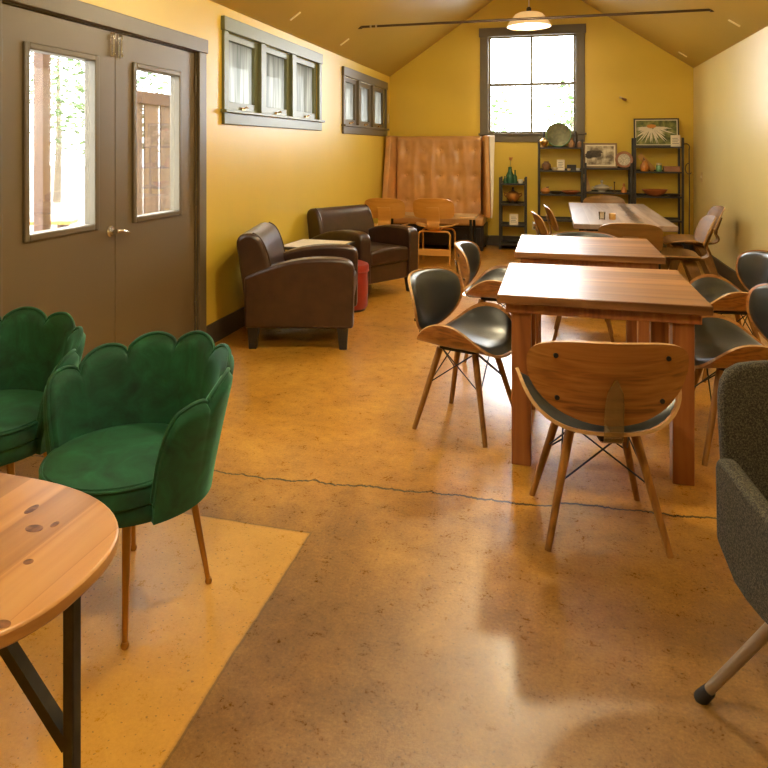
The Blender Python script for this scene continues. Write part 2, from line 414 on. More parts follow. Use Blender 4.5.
# --- doors
tr = obj('trim_1', B(XL - .02, XL + .025, 4.165, 4.262, 0, 2.05), M['trim'], None, bevel=.004); tr['kind'] = 'structure'
tr = obj('trim_2', B(XL - .02, XL + .025, 2.365, 2.447, 0, 2.05), M['trim'], None, bevel=.004); tr['kind'] = 'structure'
tr = obj('trim_3', B(XL - .02, XL + .032, 2.35, 4.275, 2.05, 2.145), M['trim'], None, bevel=.004); tr['kind'] = 'structure'
tr = obj('trim_4', B(XL - TH, XL + .06, 2.46, 4.15, 0.001, .02), M['beige_metal'], None, bevel=.006); tr['kind'] = 'structure'
bm = bmesh.new()
for r in ((2.447, 2.459, 0, 2.06), (4.151, 4.166, 0, 2.06), (2.459, 4.151, 2.043, 2.06)): box(bm, XL - TH, XL + .0, *r)
tr = obj('trim_5', bm, M['trim'], None, smooth=False); tr['kind'] = 'structure'
bm = bmesh.new()
for r in ((2.459, 2.485, .02, 2.043), (4.126, 4.151, .02, 2.043), (2.485, 4.126, 2.018, 2.043), (3.272, 3.298, .02, 2.018)): box(bm, XL - .09, XL - .057, *r)
tr = obj('trim_6', bm, M['base'], None, smooth=False); tr['kind'] = 'structure'
def make_door(name, y0, y1, g0, g1, gz0, gz1, hinge_y, parts):
    bm = bmesh.new(); x0, x1 = XL - .055, XL - .008
    wall_cells(bm, y0, y1, .024, 2.04, [(g0, g1, gz0, gz1)], lambda b_, a, b, c, d: box(b_, x0, x1, a, b, c, d))
    bmesh.ops.remove_doubles(bm, verts=bm.verts[:], dist=1e-5)
    d = struct(name, bm, M['door'], smooth=False)
    f = bmesh.new(); w = .028
    for a in ((g0 - w, g0 + .005, gz0 - w, gz1 + w), (g1 - .005, g1 + w, gz0 - w, gz1 + w), (g0 + .005, g1 - .005, gz0 - w, gz0 + .005), (g0 + .005, g1 - .005, gz1 - .005, gz1 + w)):
        box(f, x0 - .012, x1 + .014, *a)
    obj('glazing_bead', f, M['trim'], d, bevel=.006)
    obj('pane', B((x0 + x1) / 2 - .003, (x0 + x1) / 2 + .003, g0 + .002, g1 - .002, gz0 + .002, gz1 - .002), M['screen_glass'], d, smooth=False)
    for z in (.25, 1.0, 1.78):
        h = bmesh.new(); tube(h, [(XL + .002, hinge_y, z), (XL + .002, hinge_y, z + .1)], .008)
        obj('hinge', h, M['trim'], d)
    ly = y1 - .032 if hinge_y < (y0 + y1) / 2 else y0 + .032
    b_ = bmesh.new(); box(b_, x1, x1 + .008, ly - .012, ly + .012, 1.90, 2.035); tube(b_, [(x1 + .016, ly, 1.91), (x1 + .016, ly, 2.03)], .006)
    box(b_, x1, x1 + .022, ly - .01, ly + .01, 1.905, 1.925); box(b_, x1, x1 + .022, ly - .01, ly + .01, 2.0, 2.02)
    obj('top_bolt', b_, M['chrome'], d, bevel=.002)
    if parts:
        y = y1 - .045
        k = bmesh.new(); ro = [(0, -.0), (.032, 0), (.032, .008), (.026, .014), (0, .014)]
        lathe(k, ro, 24); bmesh.ops.rotate(k, verts=k.verts[:], matrix=Matrix.Rotation(pi / 2, 3, 'Y'))
        bmesh.ops.translate(k, verts=k.verts[:], vec=(x1, y, .935))
        tube(k, [(x1, y, .935), (x1 + .05, y, .935)], .011)
        h = obj('handle', k, M['chrome'], d)
        lv = bmesh.new(); tube(lv, bez((x1 + .05, y - .012, .937), (x1 + .058, y + .03, .94), (x1 + .058, y + .06, .93), (x1 + .052, y + .105, .915), 8), [.012, .012, .011, .0105, .01, .0095, .009, .0085, .008])
        obj('lever', lv, M['chrome'], h)
    return d
make_door('door_1', 2.462, 3.282, 2.628, 3.106, .985, 1.862, 2.462, True)
make_door('door_2', 3.288, 4.148, 3.47, 3.948, .985, 1.866, 4.148, False)
sw = bmesh.new(); 
# --- left windows (three hopper sashes each)
def left_window(name, y0, y1, z0, z1, mat, smat):
    k = (y1 - y0) / 2.17
    w = bpy.data.objects.new(name, None); C.objects.link(w); w['kind'] = 'structure'
    f = bmesh.new()
    box(f, XL - .005, XL + .03, y0 - .01, y1 + .01, z1 - .105, z1)            # head
    box(f, XL - .005, XL + .022, y0, y0 + .075, z0 + .1, z1 - .105); box(f, XL - .005, XL + .022, y1 - .075, y1, z0 + .1, z1 - .105)
    for c in (.705, 1.40):
        box(f, XL - .10, XL + .022, y0 + c * k - .05, y0 + c * k + .05, z0 + .1, z1 - .105)
    obj('window_frame', f, mat, w, bevel=.004)
    s = bmesh.new(); box(s, XL - .005, XL + .05, y0 - .02, y1 + .02, z0 + .085, z0 + .108); box(s, XL - .005, XL + .024, y0, y1, z0, z0 + .085)
    obj('window_sill', s, mat, w, bevel=.004)
    for a, b in ((.075, .655), (.755, 1.35), (1.45, 2.095)):
        a, b = y0 + a * k, y0 + b * k; zz0, zz1 = z0 + .108, z1 - .105; t = .055
        q = bmesh.new()
        for r in ((a, a + t, zz0, zz1), (b - t, b, zz0, zz1), (a + t, b - t, zz0, zz0 + t + .01), (a + t, b - t, zz1 - t, zz1)): box(q, XL - .065, XL - .012, *r)
        sa = obj('sash', q, smat, w, bevel=.004)
        obj('pane', B(XL - .045, XL - .04, a + t, b - t, zz0 + t, zz1 - t), M['film'], sa, smooth=False)
        c = (a + b) / 2; l = bmesh.new(); box(l, XL - .012, XL + .004, c - .03, c + .03, zz0 + .012, zz0 + .03); tube(l, [(XL + .004, c, zz0 + .02), (XL + .02, c + .01, zz0 + .035), (XL + .022, c + .035, zz0 + .03)], .006, n=8)
        obj('latch', l, M['brass'], sa)
    return w
left_window('window_1', 4.53, 6.70, 1.57, 2.365, M['green_trim'], M['green_trim'])
left_window('window_2', 7.457, 9.561, 1.555, 2.33, M['trim'], M['trim'])
# --- back window
w = bpy.data.objects.new('window_3', None); C.objects.link(w); w['kind'] = 'structure'
f = bmesh.new(); yy = YB
x0, x1, z0, z1 = -1.03, .395, 1.47, 3.09
box(f, x0, BW[0] + .015, yy - .028, yy + .005, z0 + .11, z1 - .12); box(f, BW[1] - .015, x1, yy - .028, yy + .005, z0 + .11, z1 - .12)
box(f, x0 - .015, x1 + .015, yy - .034, yy + .005, z1 - .125, z1)
obj('window_frame', f, M['trim'], w, bevel=.004)
f = bmesh.new(); box(f, x0 - .02, x1 + .02, yy - .06, yy + .02, z0 + .10, z0 + .125); box(f, x0, x1, yy - .026, yy + .005, z0, z0 + .10)
obj('window_sill', f, M['trim'], w, bevel=.004)
zm = 2.285
for (za, zb, yo) in ((BW[2], zm + .02, .055), (zm - .02, BW[3], .09)):
    q = bmesh.new(); t = .045; a, b = BW[0], BW[1]; c = (a + b) / 2
    for r in ((a, a + t, za, zb), (b - t, b, za, zb), (a + t, b - t, za, za + t * .9), (a + t, b - t, zb - t * .8, zb)):
        box(q, r[0], r[1], yy + yo - .018, yy + yo + .018, r[2], r[3])
    box(q, c - .016, c + .016, yy + yo - .015, yy + yo + .015, za + t * .9, zb - t * .8)
    sa = obj('sash', q, M['trim'], w, bevel=.003)
    obj('pane', B(a + t, b - t, yy + yo - .002, yy + yo + .002, za + t * .9, zb - t * .8), M['glass'], sa, smooth=False)
# --- tie rod, ceiling tabs, plates
rod = thing('tie_rod', 'thin dark iron rod spanning the ceiling from slope to slope', 'rod', (0, 7.0, 2.70))
obj('bar', T([(-1.99, 0, -.015), (1.40, 0, -.015)], .013, n=10), M['rod'], rod)
for s, x in ((-1, -1.99), (1, 1.40)): obj('end_sleeve', T([(x, 0, -.015), (x + s * .05, 0, -.015)], .022), M['rod'], rod)
for x in (-1.90, -1.84): obj('collar', T([(x, 0, -.015), (x + .018, 0, -.015)], .019), M['beige_metal'], rod)
tabs = [(-2.197, 5.578, 'left slope, nearest the first row of windows'), (-2.205, 7.06, 'left slope, left of the rod end'), (1.60, 6.97, 'right slope, just right of the rod end'), (1.56, 9.366, 'right slope, near the back corner')]
for x, y, lb in tabs:
    bm = bmesh.new(); box(bm, -.058, .058, -.011, .011, -.012, .0)
    o = obj('ceiling_tab', bm, M['tab'], None, bevel=.003); o.location = (x, y, gz(x) - .001)
    o.rotation_euler = (0, -math.atan(SL) if x < XM else math.atan(SL), 0)
    tag(o, 'small cream strip fixed on the ceiling ' + lb, 'ceiling tab', 'strips on the ceiling slopes')
def plate(name, label, cat, verts_box, mat, det=None):
    t = thing(name, label, cat, verts_box[0]); bm = B(*verts_box[1]); obj('plate', bm, mat, t, bevel=.003)
    if det:
        for d in det: obj(det_name(name), B(*d), M['dark_glaze'] if name == 'power_outlet' else M['white'], t, bevel=.001)
    return t
def det_name(n): return 'socket' if n == 'power_outlet' else 'toggle'
plate('power_outlet', 'cream power outlet low on the back wall between the two black stands', 'outlet', ((-.275, YB, .30), (-.036, .036, -.008, 0, -.06, .06)), M['ivory'], [(-.016, .016, -.011, -.007, .012, .042), (-.016, .016, -.011, -.007, -.042, -.012)])
plate('light_switch', 'cream light switch on the right wall near the back corner', 'switch', ((XR, 9.25, 1.03), (-.008, 0, -.036, .036, -.06, .06)), M['ivory'], [(-.016, -.007, -.006, .006, -.014, .014)])
plate('wall_plate', 'small cream plate high on the left wall beside the back corner', 'plate', ((XL, 9.70, 1.82), (0, .008, -.03, .03, -.07, .07)), M['ivory'])
t = thing('wall_peg', 'small brown wooden peg sticking out high on the back wall', 'peg', (.89, YB, 2.05))
obj('peg', T([(0, 0, 0), (-.01, -.05, .0), (.02, -.11, -.02)], [.016, .015, .018], n=10), M['brown_clay'], t)
obj('tip', T([(-.045, -.008, .025), (-.01, -.02, .008)], .014, n=10), M['ivory'], t)

# --- pendants along the ridge
def shade_mat():
    m, nt, b = new_mat('frosted_shade'); co = coords(nt)
    n = nd(nt, 'ShaderNodeTexNoise', Scale=9.); nt.links.new(co, n.inputs['Vector'])
    nt.links.new(ramp(nt, n.outputs[0], [(.3, (.70, .50, .27)), (.7, (.78, .58, .34))]), b.inputs['Base Color'])
    b.inputs['Roughness'].default_value = .35
    b.inputs['Emission Color'].default_value = (1, .62, .24, 1); b.inputs['Emission Strength'].default_value = .28
    return m
M['shade'] = shade_mat()
M['bulb'] = plain('bulb_glow', (1, .9, .7), .4, emis=(1, .78, .48), estr=40)
M['diffuser'] = plain('glowing_diffuser', (.9, .85, .7), .4, emis=(1, .86, .58), estr=4.)
def make_pendant(x, y, z, label):
    t = thing('pendant_lamp', label, 'lamp', (x, y, z), 0, 'pendant lamps along the ridge')
    prof = [(.252, 0), (.246, .022), (.20, .088), (.155, .142), (.12, .158), (.05, .166), (.045, .172), (.045, .178), (.055, .173), (.122, .165), (.16, .148), (.206, .091), (.252, .024), (.258, 0), (.252, 0)]
    obj('lamp_shade', L(prof, n=40), M['shade'], t)
    obj('lamp_holder', L([(0, .17), (.03, .17), (.03, .215), (.018, .235), (0, .235)], n=16), M['black_metal'], t)
    obj('cord', T([(0, 0, .23), (0, 0, ZR - z - .03)], .005, n=8), M['white'], t)
    obj('ceiling_cap', L([(0, ZR - z - .06), (.05, ZR - z - .06), (.055, ZR - z - .035), (.055, ZR - z - .02), (0, ZR - z - .02)], n=20), M['black_metal'], t)
    obj('bulb', L([(0, .02), (.03, .03), (.045, .06), (.045, .085), (.03, .125), (.02, .165), (0, .17)], n=20), M['bulb'], t)
    obj('diffuser', L([(0, .012), (.246, .012), (.25, .018), (0, .018)], n=40), M['diffuser'], t)
    return t
PEND = [(8.34, 'white glass pendant lamp hanging in front of the back window'), (5.85, 'white glass pendant lamp hanging over the gap before the long table'),
        (3.35, 'white glass pendant lamp hanging beside the nearest square table'), (.85, 'unseen white glass pendant lamp added above the viewer as fill light')]  # last lamp is unseen, added down the row to fill the foreground
for y, lb in PEND:
    make_pendant(XM, y, 2.835, lb)

# ------------------------------------------------------------------ furniture builders
def square_table(loc, label, w=.86, d=.85, group='square wooden tables'):
    t = thing('square_table', label, 'table', loc, 0, group)
    obj('tabletop', B(-w / 2, w / 2, -d / 2, d / 2, .718, .757), M['table_top'], t, bevel=.004)
    bm = bmesh.new(); e = .035; a = .66
    for r in ((-w / 2 + e, w / 2 - e, -d / 2 + e, -d / 2 + e + .025), (-w / 2 + e, w / 2 - e, d / 2 - e - .025, d / 2 - e), (-w / 2 + e, -w / 2 + e + .025, -d / 2 + e + .025, d / 2 - e - .025), (w / 2 - e - .025, w / 2 - e, -d / 2 + e + .025, d / 2 - e - .025)):
        box(bm, *r, .672, .718)
    obj('apron', bm, M['table_leg'], t, bevel=.003)
    for sx in (-1, 1):
        for sy in (-1, 1):
            cx, cy = sx * (w / 2 - .102), sy * (d / 2 - .095)
            obj('leg', B(cx - .042, cx + .042, cy - .042, cy + .042, 0, .705), M['table_leg'], t, bevel=.004)
    return t
square_table((.185, 3.435, 0), 'dark square wooden table with thick legs, nearest of the row')
square_table((.190, 4.69, 0), 'dark square wooden table directly behind the nearest one')
t = thing('long_table', 'long wooden table with a dark stripe along its top, at the back', 'table', (.556, 7.1, 0))
def stripe_top():
    m = wood('slab_with_stripe', (.36, .25, .18), (.48, .37, .29), (.58, .48, .40), 'Y', .5, .40, .15, planks=.27)
    return m
obj('tabletop', B(-.405, .405, -1.13, 1.13, .712, .757), stripe_top(), t, bevel=.005)
def stripe_mat():
    m, nt, b = new_mat('dark_bark_inlay'); co = coords(nt, (14, 5, 5))
    n = nd(nt, 'ShaderNodeTexNoise', Scale=3., Detail=5.); nt.links.new(co, n.inputs['Vector'])
    nt.links.new(ramp(nt, n.outputs[0], [(.42, (.03, .018, .012)), (.62, (.22, .15, .10))]), b.inputs['Base Color'])
    b.inputs['Roughness'].default_value = .3; return m
bm = bmesh.new(); N = 40; rows = []
for i in range(N + 1):
    y = -1.128 + 2.256 * i / N; c = .12 + .048 * i / N + .012 * sin(i * .7) + .008 * sin(i * 1.9); h = .040 + .013 * sin(i * 1.3 + 1)
    rows.append([bm.verts.new((x, y, z)) for x, z in ((c - h, .754), (c + h, .754), (c + h, .7575), (c - h, .7575))])
for p, q in zip(rows, rows[1:]):
    for k in range(4): bm.faces.new((p[k], p[(k + 1) % 4], q[(k + 1) % 4], q[k]))
bm.faces.new(rows[0][::-1]); bm.faces.new(rows[-1])
obj('bark_inlay', bm, stripe_mat(), t)
for sy in (-1, 1):
    bm = bmesh.new(); box(bm, -.30, .30, sy * .95 - .03, sy * .95 + .03, .68, .712); obj('crossbar', bm, M['black_metal'], t, bevel=.003)
    for sx in (-1, 1): obj('leg', B(sx * .27 - .025, sx * .27 + .025, sy * .95 - .025, sy * .95 + .025, 0, .68), M['black_metal'], t, bevel=.003)

# shell chair with walnut shells and black pads (faces +Y)
def make_shell(label):
    t = thing('shell_chair', label, 'chair', (0, 0, 0), 0, 'walnut shell chairs with black pads')
    a, b = .305, .225
    def seat(p, q, lift=0., k=1.):
        r = math.hypot(p, q); n = 2.3; g = 1 / (abs(p / r) ** n + abs(q / r) ** n) ** (1 / n) if r > 1e-7 else 1
        p, q = p * g, q * g
        rr = abs(p * k); x = math.copysign(.328 * rr * (1 - .12 * rr ** 4), p); y = b * q * k
        z = .402 + .155 * rr ** 3 + (.012 * (q * k) ** 2 if q < 0 else -.012 * (q * k) ** 2) + lift
        return (x, y + .01, z)
    bm = bmesh.new(); disc_sheet(bm, lambda p, q: seat(p, q), .012, 8, 56, 0, 0, 1)
    obj('seat_shell', bm, [M['walnut'], M['edge_ply']], t)
    bm = bmesh.new(); disc_sheet(bm, lambda p, q: seat(p, q, .008, .965), .042, 9, 56, 1)
    obj('seat_pad', bm, M['vinyl'], t)
    def back(p, q, off=0., k=1.):
        r = math.hypot(p, q); c, s_ = (p / r, q / r) if r > 1e-7 else (1, 0)
        n = 3.0 if q > 0 else 2.1
        g = 1 / (abs(c) ** n + abs(s_) ** n) ** (1 / n)
        x = .274 * k * p * g; z = .648 + (.102 if q > 0 else .198) * k * q * g
        y = -.218 - (z - .45) * .24 + .115 * (abs(x) / .288) ** 2 + off
        return (x, y, z)
    bm = bmesh.new(); disc_sheet(bm, lambda p, q: back(-p, q), .012, 8, 56, 0, 0, 1)
    bk = obj('back_shell', bm, [M['walnut'], M['edge_ply']], t)
    bm = bmesh.new(); disc_sheet(bm, lambda p, q: back(-p, q, .010, .955), .036, 9, 56, 1)
    obj('back_pad', bm, M['vinyl'], t)
    for sx in (-1, 1):
        for z in (.69, .535):
            x = sx * (.185 if z > .6 else .175)
            y = -.218 - (z - .45) * .24 + .115 * (abs(x) / .288) ** 2
            obj('screw', T([(x, y - .006, z), (x, y + .003, z)], .0085, n=12), M['black_metal'], bk)
    # bracket
    pts = bez((-.05, .392), (-.20, .382), (-.268, .39), (-.256, .45), 8) + [(-.2615, .50), (-.2695, .54), (-.277, .585), (-.286, .63)]
    ws = [.064] * 9 + [.064, .062, .05, .008]
    bm = bmesh.new(); strip(bm, pts, ws, .006)
    obj('bracket', bm, M['acrylic'], t, bevel=.002)
    obj('mount_plate', B(-.11, .11, -.10, .10, .388, .404), M['black_metal'], t, bevel=.004)
    def lp(sx, sy, z): k = z / .395; return (sx * (.205 - .095 * k), sy * (.19 - .095 * k), z)
    for sx in (-1, 1):
        for sy in (-1, 1):
            lg = obj('leg', T([lp(sx, sy, 0), lp(sx, sy, .15), lp(sx, sy, .395)], [.0115, .0135, .0165], n=14), M['walnut_leg'], t)
            obj('foot_cap', T([lp(sx, sy, 0), lp(sx, sy, .006)], .0105, n=12), M['rubber'], lg)
    bm = bmesh.new()
    def wire(p, q): tube(bm, [p, q], .0032, n=6)
    for sx in (-1, 1):
        wire(lp(sx, -1, .215), (-sx * .09, -.095, .39)); wire(lp(sx, 1, .215), (-sx * .09, .095, .39))
        wire(lp(sx, -1, .225), (sx * .10, .085, .39)); wire(lp(sx, 1, .225), (sx * .10, -.085, .39))
    obj('wire_brace', bm, M['black_metal'], t)
    return t
sh = make_shell('walnut shell chair seen from behind, drawn up to the nearest table')
sh.location = (.145, 2.665, 0); sh.rotation_euler = (0, 0, R(10))
def face(deg): return R(deg - 90)
G = 'walnut shell chairs with black pads'
dup(sh, (-.43, 3.455, 0), face(-18), 'walnut shell chair with black pads at left of the nearest table, turned to the viewer')
dup(sh, (-.37, 4.63, 0), face(-2), 'walnut shell chair with black pads at left of the second square table')
dup(sh, (.20, 5.23, 0), face(-92), 'walnut shell chair facing the viewer across the second square table, mostly hidden')
dup(sh, (.80, 3.50, 0), face(186), 'walnut shell chair at right of the nearest table, behind the grey tweed chair')
dup(sh, (1.02, 4.66, 0), face(186), 'walnut shell chair by the right wall at the second square table')

# bent plywood chair (faces +Y)
def make_ply(label, mat, slim):
    t = thing('plywood_chair', label, 'chair', (0, 0, 0), 0, 'honey plywood chairs' if slim else 'brown plywood chairs')
    def seat(p, q):
        r = math.hypot(p, q); n = 4.5; g = 1 / (abs(p / r) ** n + abs(q / r) ** n) ** (1 / n) if r > 1e-7 else 1
        x, y = .255 * p * g, .215 * q * g
        if q < 0: x *= 1 - .18 * (q * g) ** 2
        z = .435 + .03 * (x / .255) ** 2 + .022 * (y / .215) ** 2 * (-1 if q > 0 else .6) - .012 * (1 - (x / .255) ** 2)
        return (x, y + .03, z)
    bm = bmesh.new(); disc_sheet(bm, seat, .011, 7, 48, 0, 0, 1); obj('seat', bm, [mat, M['edge_ply'] if not slim else mat], t)
    def back(p, q):
        r = math.hypot(p, q); n = 4.5; g = 1 / (abs(p / r) ** n + abs(q / r) ** n) ** (1 / n) if r > 1e-7 else 1
        x, zz = -.245 * p * g, .122 * q * g
        z = .675 + zz - .012 * (x / .245) ** 2
        y = -.225 - (z - .56) * .38 + .05 * (x / .245) ** 2
        return (x, y, z)
    bm = bmesh.new(); disc_sheet(bm, back, .011, 7, 48, 0, 0, 1); obj('backrest', bm, [mat, M['edge_ply'] if not slim else mat], t)
    sp = bez((.05, .415), (-.13, .415), (-.33, .40), (-.240, .52), 12) + [(-.244, .56), (-.268, .63), (-.288, .69)]
    bm = bmesh.new(); strip(bm, sp, .15 if slim else .115, .013); obj('spine', bm, mat, t, bevel=.003)
    if slim:
        # rear arch, front arch and the flat plate between
        for nm, y0, y1, w in (('rear_arch', -.21, -.16, .19), ('front_arch', .20, .14, .20)):
            pts = [(-w, y0, 0), (-w, (y0 * .4 + y1 * .6), .30)] + [(-w + .05 - .05 * cos(a), y1, .345 + .05 * sin(a)) for a in [pi / 2 * k / 5 for k in range(6)]]
            pts += [(-x, y, z) for x, y, z in reversed(pts)]
            bm = bmesh.new(); tube(bm, pts, .0115, n=8); obj(nm, bm, mat, t)
        obj('stretcher', B(-.185, .185, -.205, -.19, .11, .19), mat, t, bevel=.003)
        obj('seat_block', B(-.06, .06, -.17, .15, .392, .418), mat, t, bevel=.004)
    else:
        for nm, y0, y1, w, wd in (('rear_leg', -.235, -.10, .185, .10), ('front_leg', .235, .13, .215, .10)):
            # wide bent U: strip in (x,z) swept along slanted y
            half = [(-w, 0), (-w + .03, .24)] + [(-w + .035 + .07 - .07 * cos(a), .325 + .07 * sin(a)) for a in [pi / 2 * k / 6 for k in range(7)]]
            path = half + [(-x, z) for x, z in reversed(half)]
            bm = bmesh.new(); rows = []; N = len(path)
            for i, (x, z) in enumerate(path):
                a0, a1 = path[max(i - 1, 0)], path[min(i + 1, N - 1)]
                d = Vector((a1[0] - a0[0], 0, a1[1] - a0[1])).normalized(); nn = Vector((-d.z, 0, d.x))
                yc = y0 + (y1 - y0) * (z / .395); ww = wd * (.62 + .38 * z / .395)
                rows.append([bm.verts.new(Vector((x, yc + sy * ww / 2, z)) + nn * sn * .0075) for sy, sn in ((-1, -1), (1, -1), (1, 1), (-1, 1))])
            for p, q in zip(rows, rows[1:]):
                for k in range(4): bm.faces.new((p[k], p[(k + 1) % 4], q[(k + 1) % 4], q[k]))
            bm.faces.new(rows[0][::-1]); bm.faces.new(rows[-1])
            obj(nm, bm, mat, t, bevel=.003)
    return t
lp = make_ply('honey plywood chair, right of the two facing the tan booth', M['light_ply'], True)
lp.location = (-1.385, 8.18, 0)
dup(lp, (-1.965, 8.06, 0), R(4), 'honey plywood chair beside the left wall, left of the two facing the booth')
dp = make_ply('brown plywood chair seen from behind at the near end of the long table', M['brown_ply'], False)
dp.location = (.585, 6.02, 0); dp.rotation_euler = (0, 0, R(-2))
dup(dp, (1.03, 6.52, 0), face(179), 'brown plywood chair at right of the long table, nearer to the viewer of the two')
dup(dp, (1.33, 7.60, 0), face(181), 'brown plywood chair near the right wall, farther of the two right of the long table')
dup(dp, (.10, 6.55, 0), face(8), 'brown plywood chair at left of the long table, nearer of the pair')
dup(dp, (.20, 7.30, 0), face(4), 'brown plywood chair at left of the long table, farther of the pair')
dup(dp, (.58, 8.62, 0), face(-90), 'brown plywood chair at the far end of the long table before the shelves')

# leather club armchair (faces +Y)
def make_club(label):
    t = thing('club_armchair', label, 'armchair', (0, 0, 0), 0, 'dark brown leather armchairs')
    lm = M['leather']
    arm = [(-.37, .15), (.385, .15), (.39, .55)] + bez((.39, .55), (.385, .61), (.33, .628), (.25, .63), 6)[1:] + bez((.25, .63), (.0, .64), (-.12, .60), (-.30, .53), 6)[1:] + [(-.37, .50)]
    for sx in (-1, 1):
        a, b = (.255, .385) if sx > 0 else (-.385, -.255)
        obj('arm', PR(arm, 'x', a, b), lm, t, bevel=.022, seg=4)
    obj('base', B(-.26, .26, -.33, .36, .15, .31), lm, t, bevel=.015, seg=3)
    bm = B(-.255, .255, -.20, .385, .31, .445); bmesh.ops.subdivide_edges(bm, edges=bm.edges[:], cuts=3, use_grid_fill=True)
    for v in bm.verts:
        if v.co.z > .42: v.co.z += .02 * (1 - (v.co.x / .255) ** 2)
    obj('seat_cushion', bm, lm, t, bevel=.03, seg=4)
    back = [(-.36, .15), (-.20, .15), (-.17, .45), (-.20, .60)] + bez((-.20, .60), (-.23, .72), (-.26, .785), (-.32, .80), 6)[1:] + bez((-.32, .80), (-.39, .81), (-.44, .78), (-.43, .71), 6)[1:] + [(-.39, .45)]
    bm = PR(back, 'x', -.365, .365); bk = obj('backrest', bm, lm, t, bevel=.03, seg=4)
    for sx in (-1, 1):
        pts = [(sx * .335, y + .001, z + .001) for y, z in [(-.175, .48), (-.197, .585)] + bez((-.20, .60), (-.23, .72), (-.26, .785), (-.32, .80), 8)]
        obj('piping', T(pts, .006, n=8), lm, bk)
    for sx in (-1, 1):
        for sy in (-1, 1):
            bm = bmesh.new(); cx, cy = sx * .33, sy * .31
            v = []
            for z, h, o in ((0, .026, .012), (.16, .040, 0)):
                v.append([bm.verts.new((cx + sx * o * .3 + i * h, cy + sy * o * .3 + j * h, z)) for i, j in ((-1, -1), (1, -1), (1, 1), (-1, 1))])
            for k in range(4): bm.faces.new((v[0][k], v[0][(k + 1) % 4], v[1][(k + 1) % 4], v[1][k]))
            bm.faces.new(v[0][::-1]); bm.faces.new(v[1]); obj('foot', bm, M['black_wood'], t, bevel=.003)
    return t
cl = make_club('dark brown leather armchair nearest the doors, its side to the viewer')
cl.location = (-1.80, 4.75, 0); cl.rotation_euler = (0, 0, face(14))
dup(cl, (-1.80, 6.36, 0), face(-31), 'dark brown leather armchair farther from the doors, its seat turned to the viewer')

# red ottoman and side table between the armchairs
t = thing('ottoman', 'round red leather ottoman between the two brown armchairs', 'ottoman', (-1.70, 5.62, 0))
obj('body', L([(0, .02), (.185, .02), (.20, .04), (.205, .18), (.20, .335), (0, .335)], n=40, sx=.74, sy=.74), M['red_leather'], t)
obj('lid', L([(0, .33), (.207, .33), (.214, .345), (.214, .375), (.205, .395), (.15, .412), (0, .418)], n=40, sx=.74, sy=.74), M['red_leather'], t)
obj('piping', T([(.157 * cos(a), .157 * sin(a), .338) for a in [2 * pi * k / 48 for k in range(48)]], .006, n=8, closed=True), M['red_leather'], t)
obj('plinth', L([(0, 0), (.17, 0), (.17, .02), (0, .02)], n=32, sx=.74, sy=.74), M['black_wood'], t)
t = thing('side_table', 'small square side table with a pale top behind the nearer armchair', 'side table', (-2.0, 5.60, 0), R(-4))
obj('tabletop', B(-.26, .26, -.26, .26, .53, .555), M['black_wood'], t, bevel=.004)
obj('top_panel', B(-.235, .235, -.235, .235, .553, .5575), M['cream_panel'], t)
for sx in (-1, 1):
    for sy in (-1, 1): obj('leg', B(sx * .13 - .02, sx * .13 + .02, sy * .13 - .02, sy * .13 + .02, 0, .53), M['black_wood'], t, bevel=.003)

# tan tufted booth
t = thing('high_back_booth', 'tall tan leather booth with buttoned back and side wings, in the corner', 'booth', (-1.60, 9.78, 0))
W = .70; ZT = 1.555
NX, NZ = 56, 44; bm = bmesh.new(); grid = []
bx = [-.46 + i * .245 for i in range(5)]; bz = [.64 + i * .36 for i in range(3)]
def tuft(x, z):
    d = .0
    for i in bx:
        for j in bz:
            r2 = ((x - i) ** 2 + (z - j) ** 2); d -= .026 * math.exp(-r2 / .0018)
    pu = .006 * abs(cos(pi * (x + .46) / .245)) * abs(cos(pi * (z - .64) / .36))
    wr = .014 * mnoise.noise(Vector((x * 16, z * 2.2, 1.3))) + .004 * mnoise.noise(Vector((x * 30, z * 9, 7)))
    return .05 + d - pu + wr
for j in range(NZ + 1):
    z = .44 + (ZT - .44) * j / NZ; row = []
    for i in range(NX + 1):
        x = -.60 + 1.20 * i / NX
        e = min(1, (ZT - z) / .05); h = tuft(x, z) * (e ** .5 if e < 1 else 1)
        row.append(bm.verts.new((x, -.12 - h - .06 * (1 - (z - .44) / 1.1), z)))
    grid.append(row)
for j in range(NZ):
    for i in range(NX): bm.faces.new((grid[j][i], grid[j][i + 1], grid[j + 1][i + 1], grid[j + 1][i]))
bed = [e for e in bm.edges if e.is_boundary]
r = bmesh.ops.extrude_edge_only(bm, edges=bed)
for v in [g for g in r['geom'] if isinstance(g, bmesh.types.BMVert)]: v.co.y = -.02
bmesh.ops.holes_fill(bm, edges=[e for e in bm.edges if e.is_boundary])
bk = obj('tufted_back', bm, M['tan_leather'], t, auto=80)
for i in bx:
    for j in bz:
        x, z = i, j; y = -.12 - tuft(x, z) - .06 * (1 - (z - .44) / 1.1)
        obj('button', L([(0, -.012), (.012, -.008), (.016, 0), (.012, .006), (0, .008)], n=12, c=(0, 0, 0)), M['tan_leather'], bk).matrix_local = Matrix.Translation((x, y - .003, z)) @ Matrix.Rotation(pi / 2, 4, 'X')
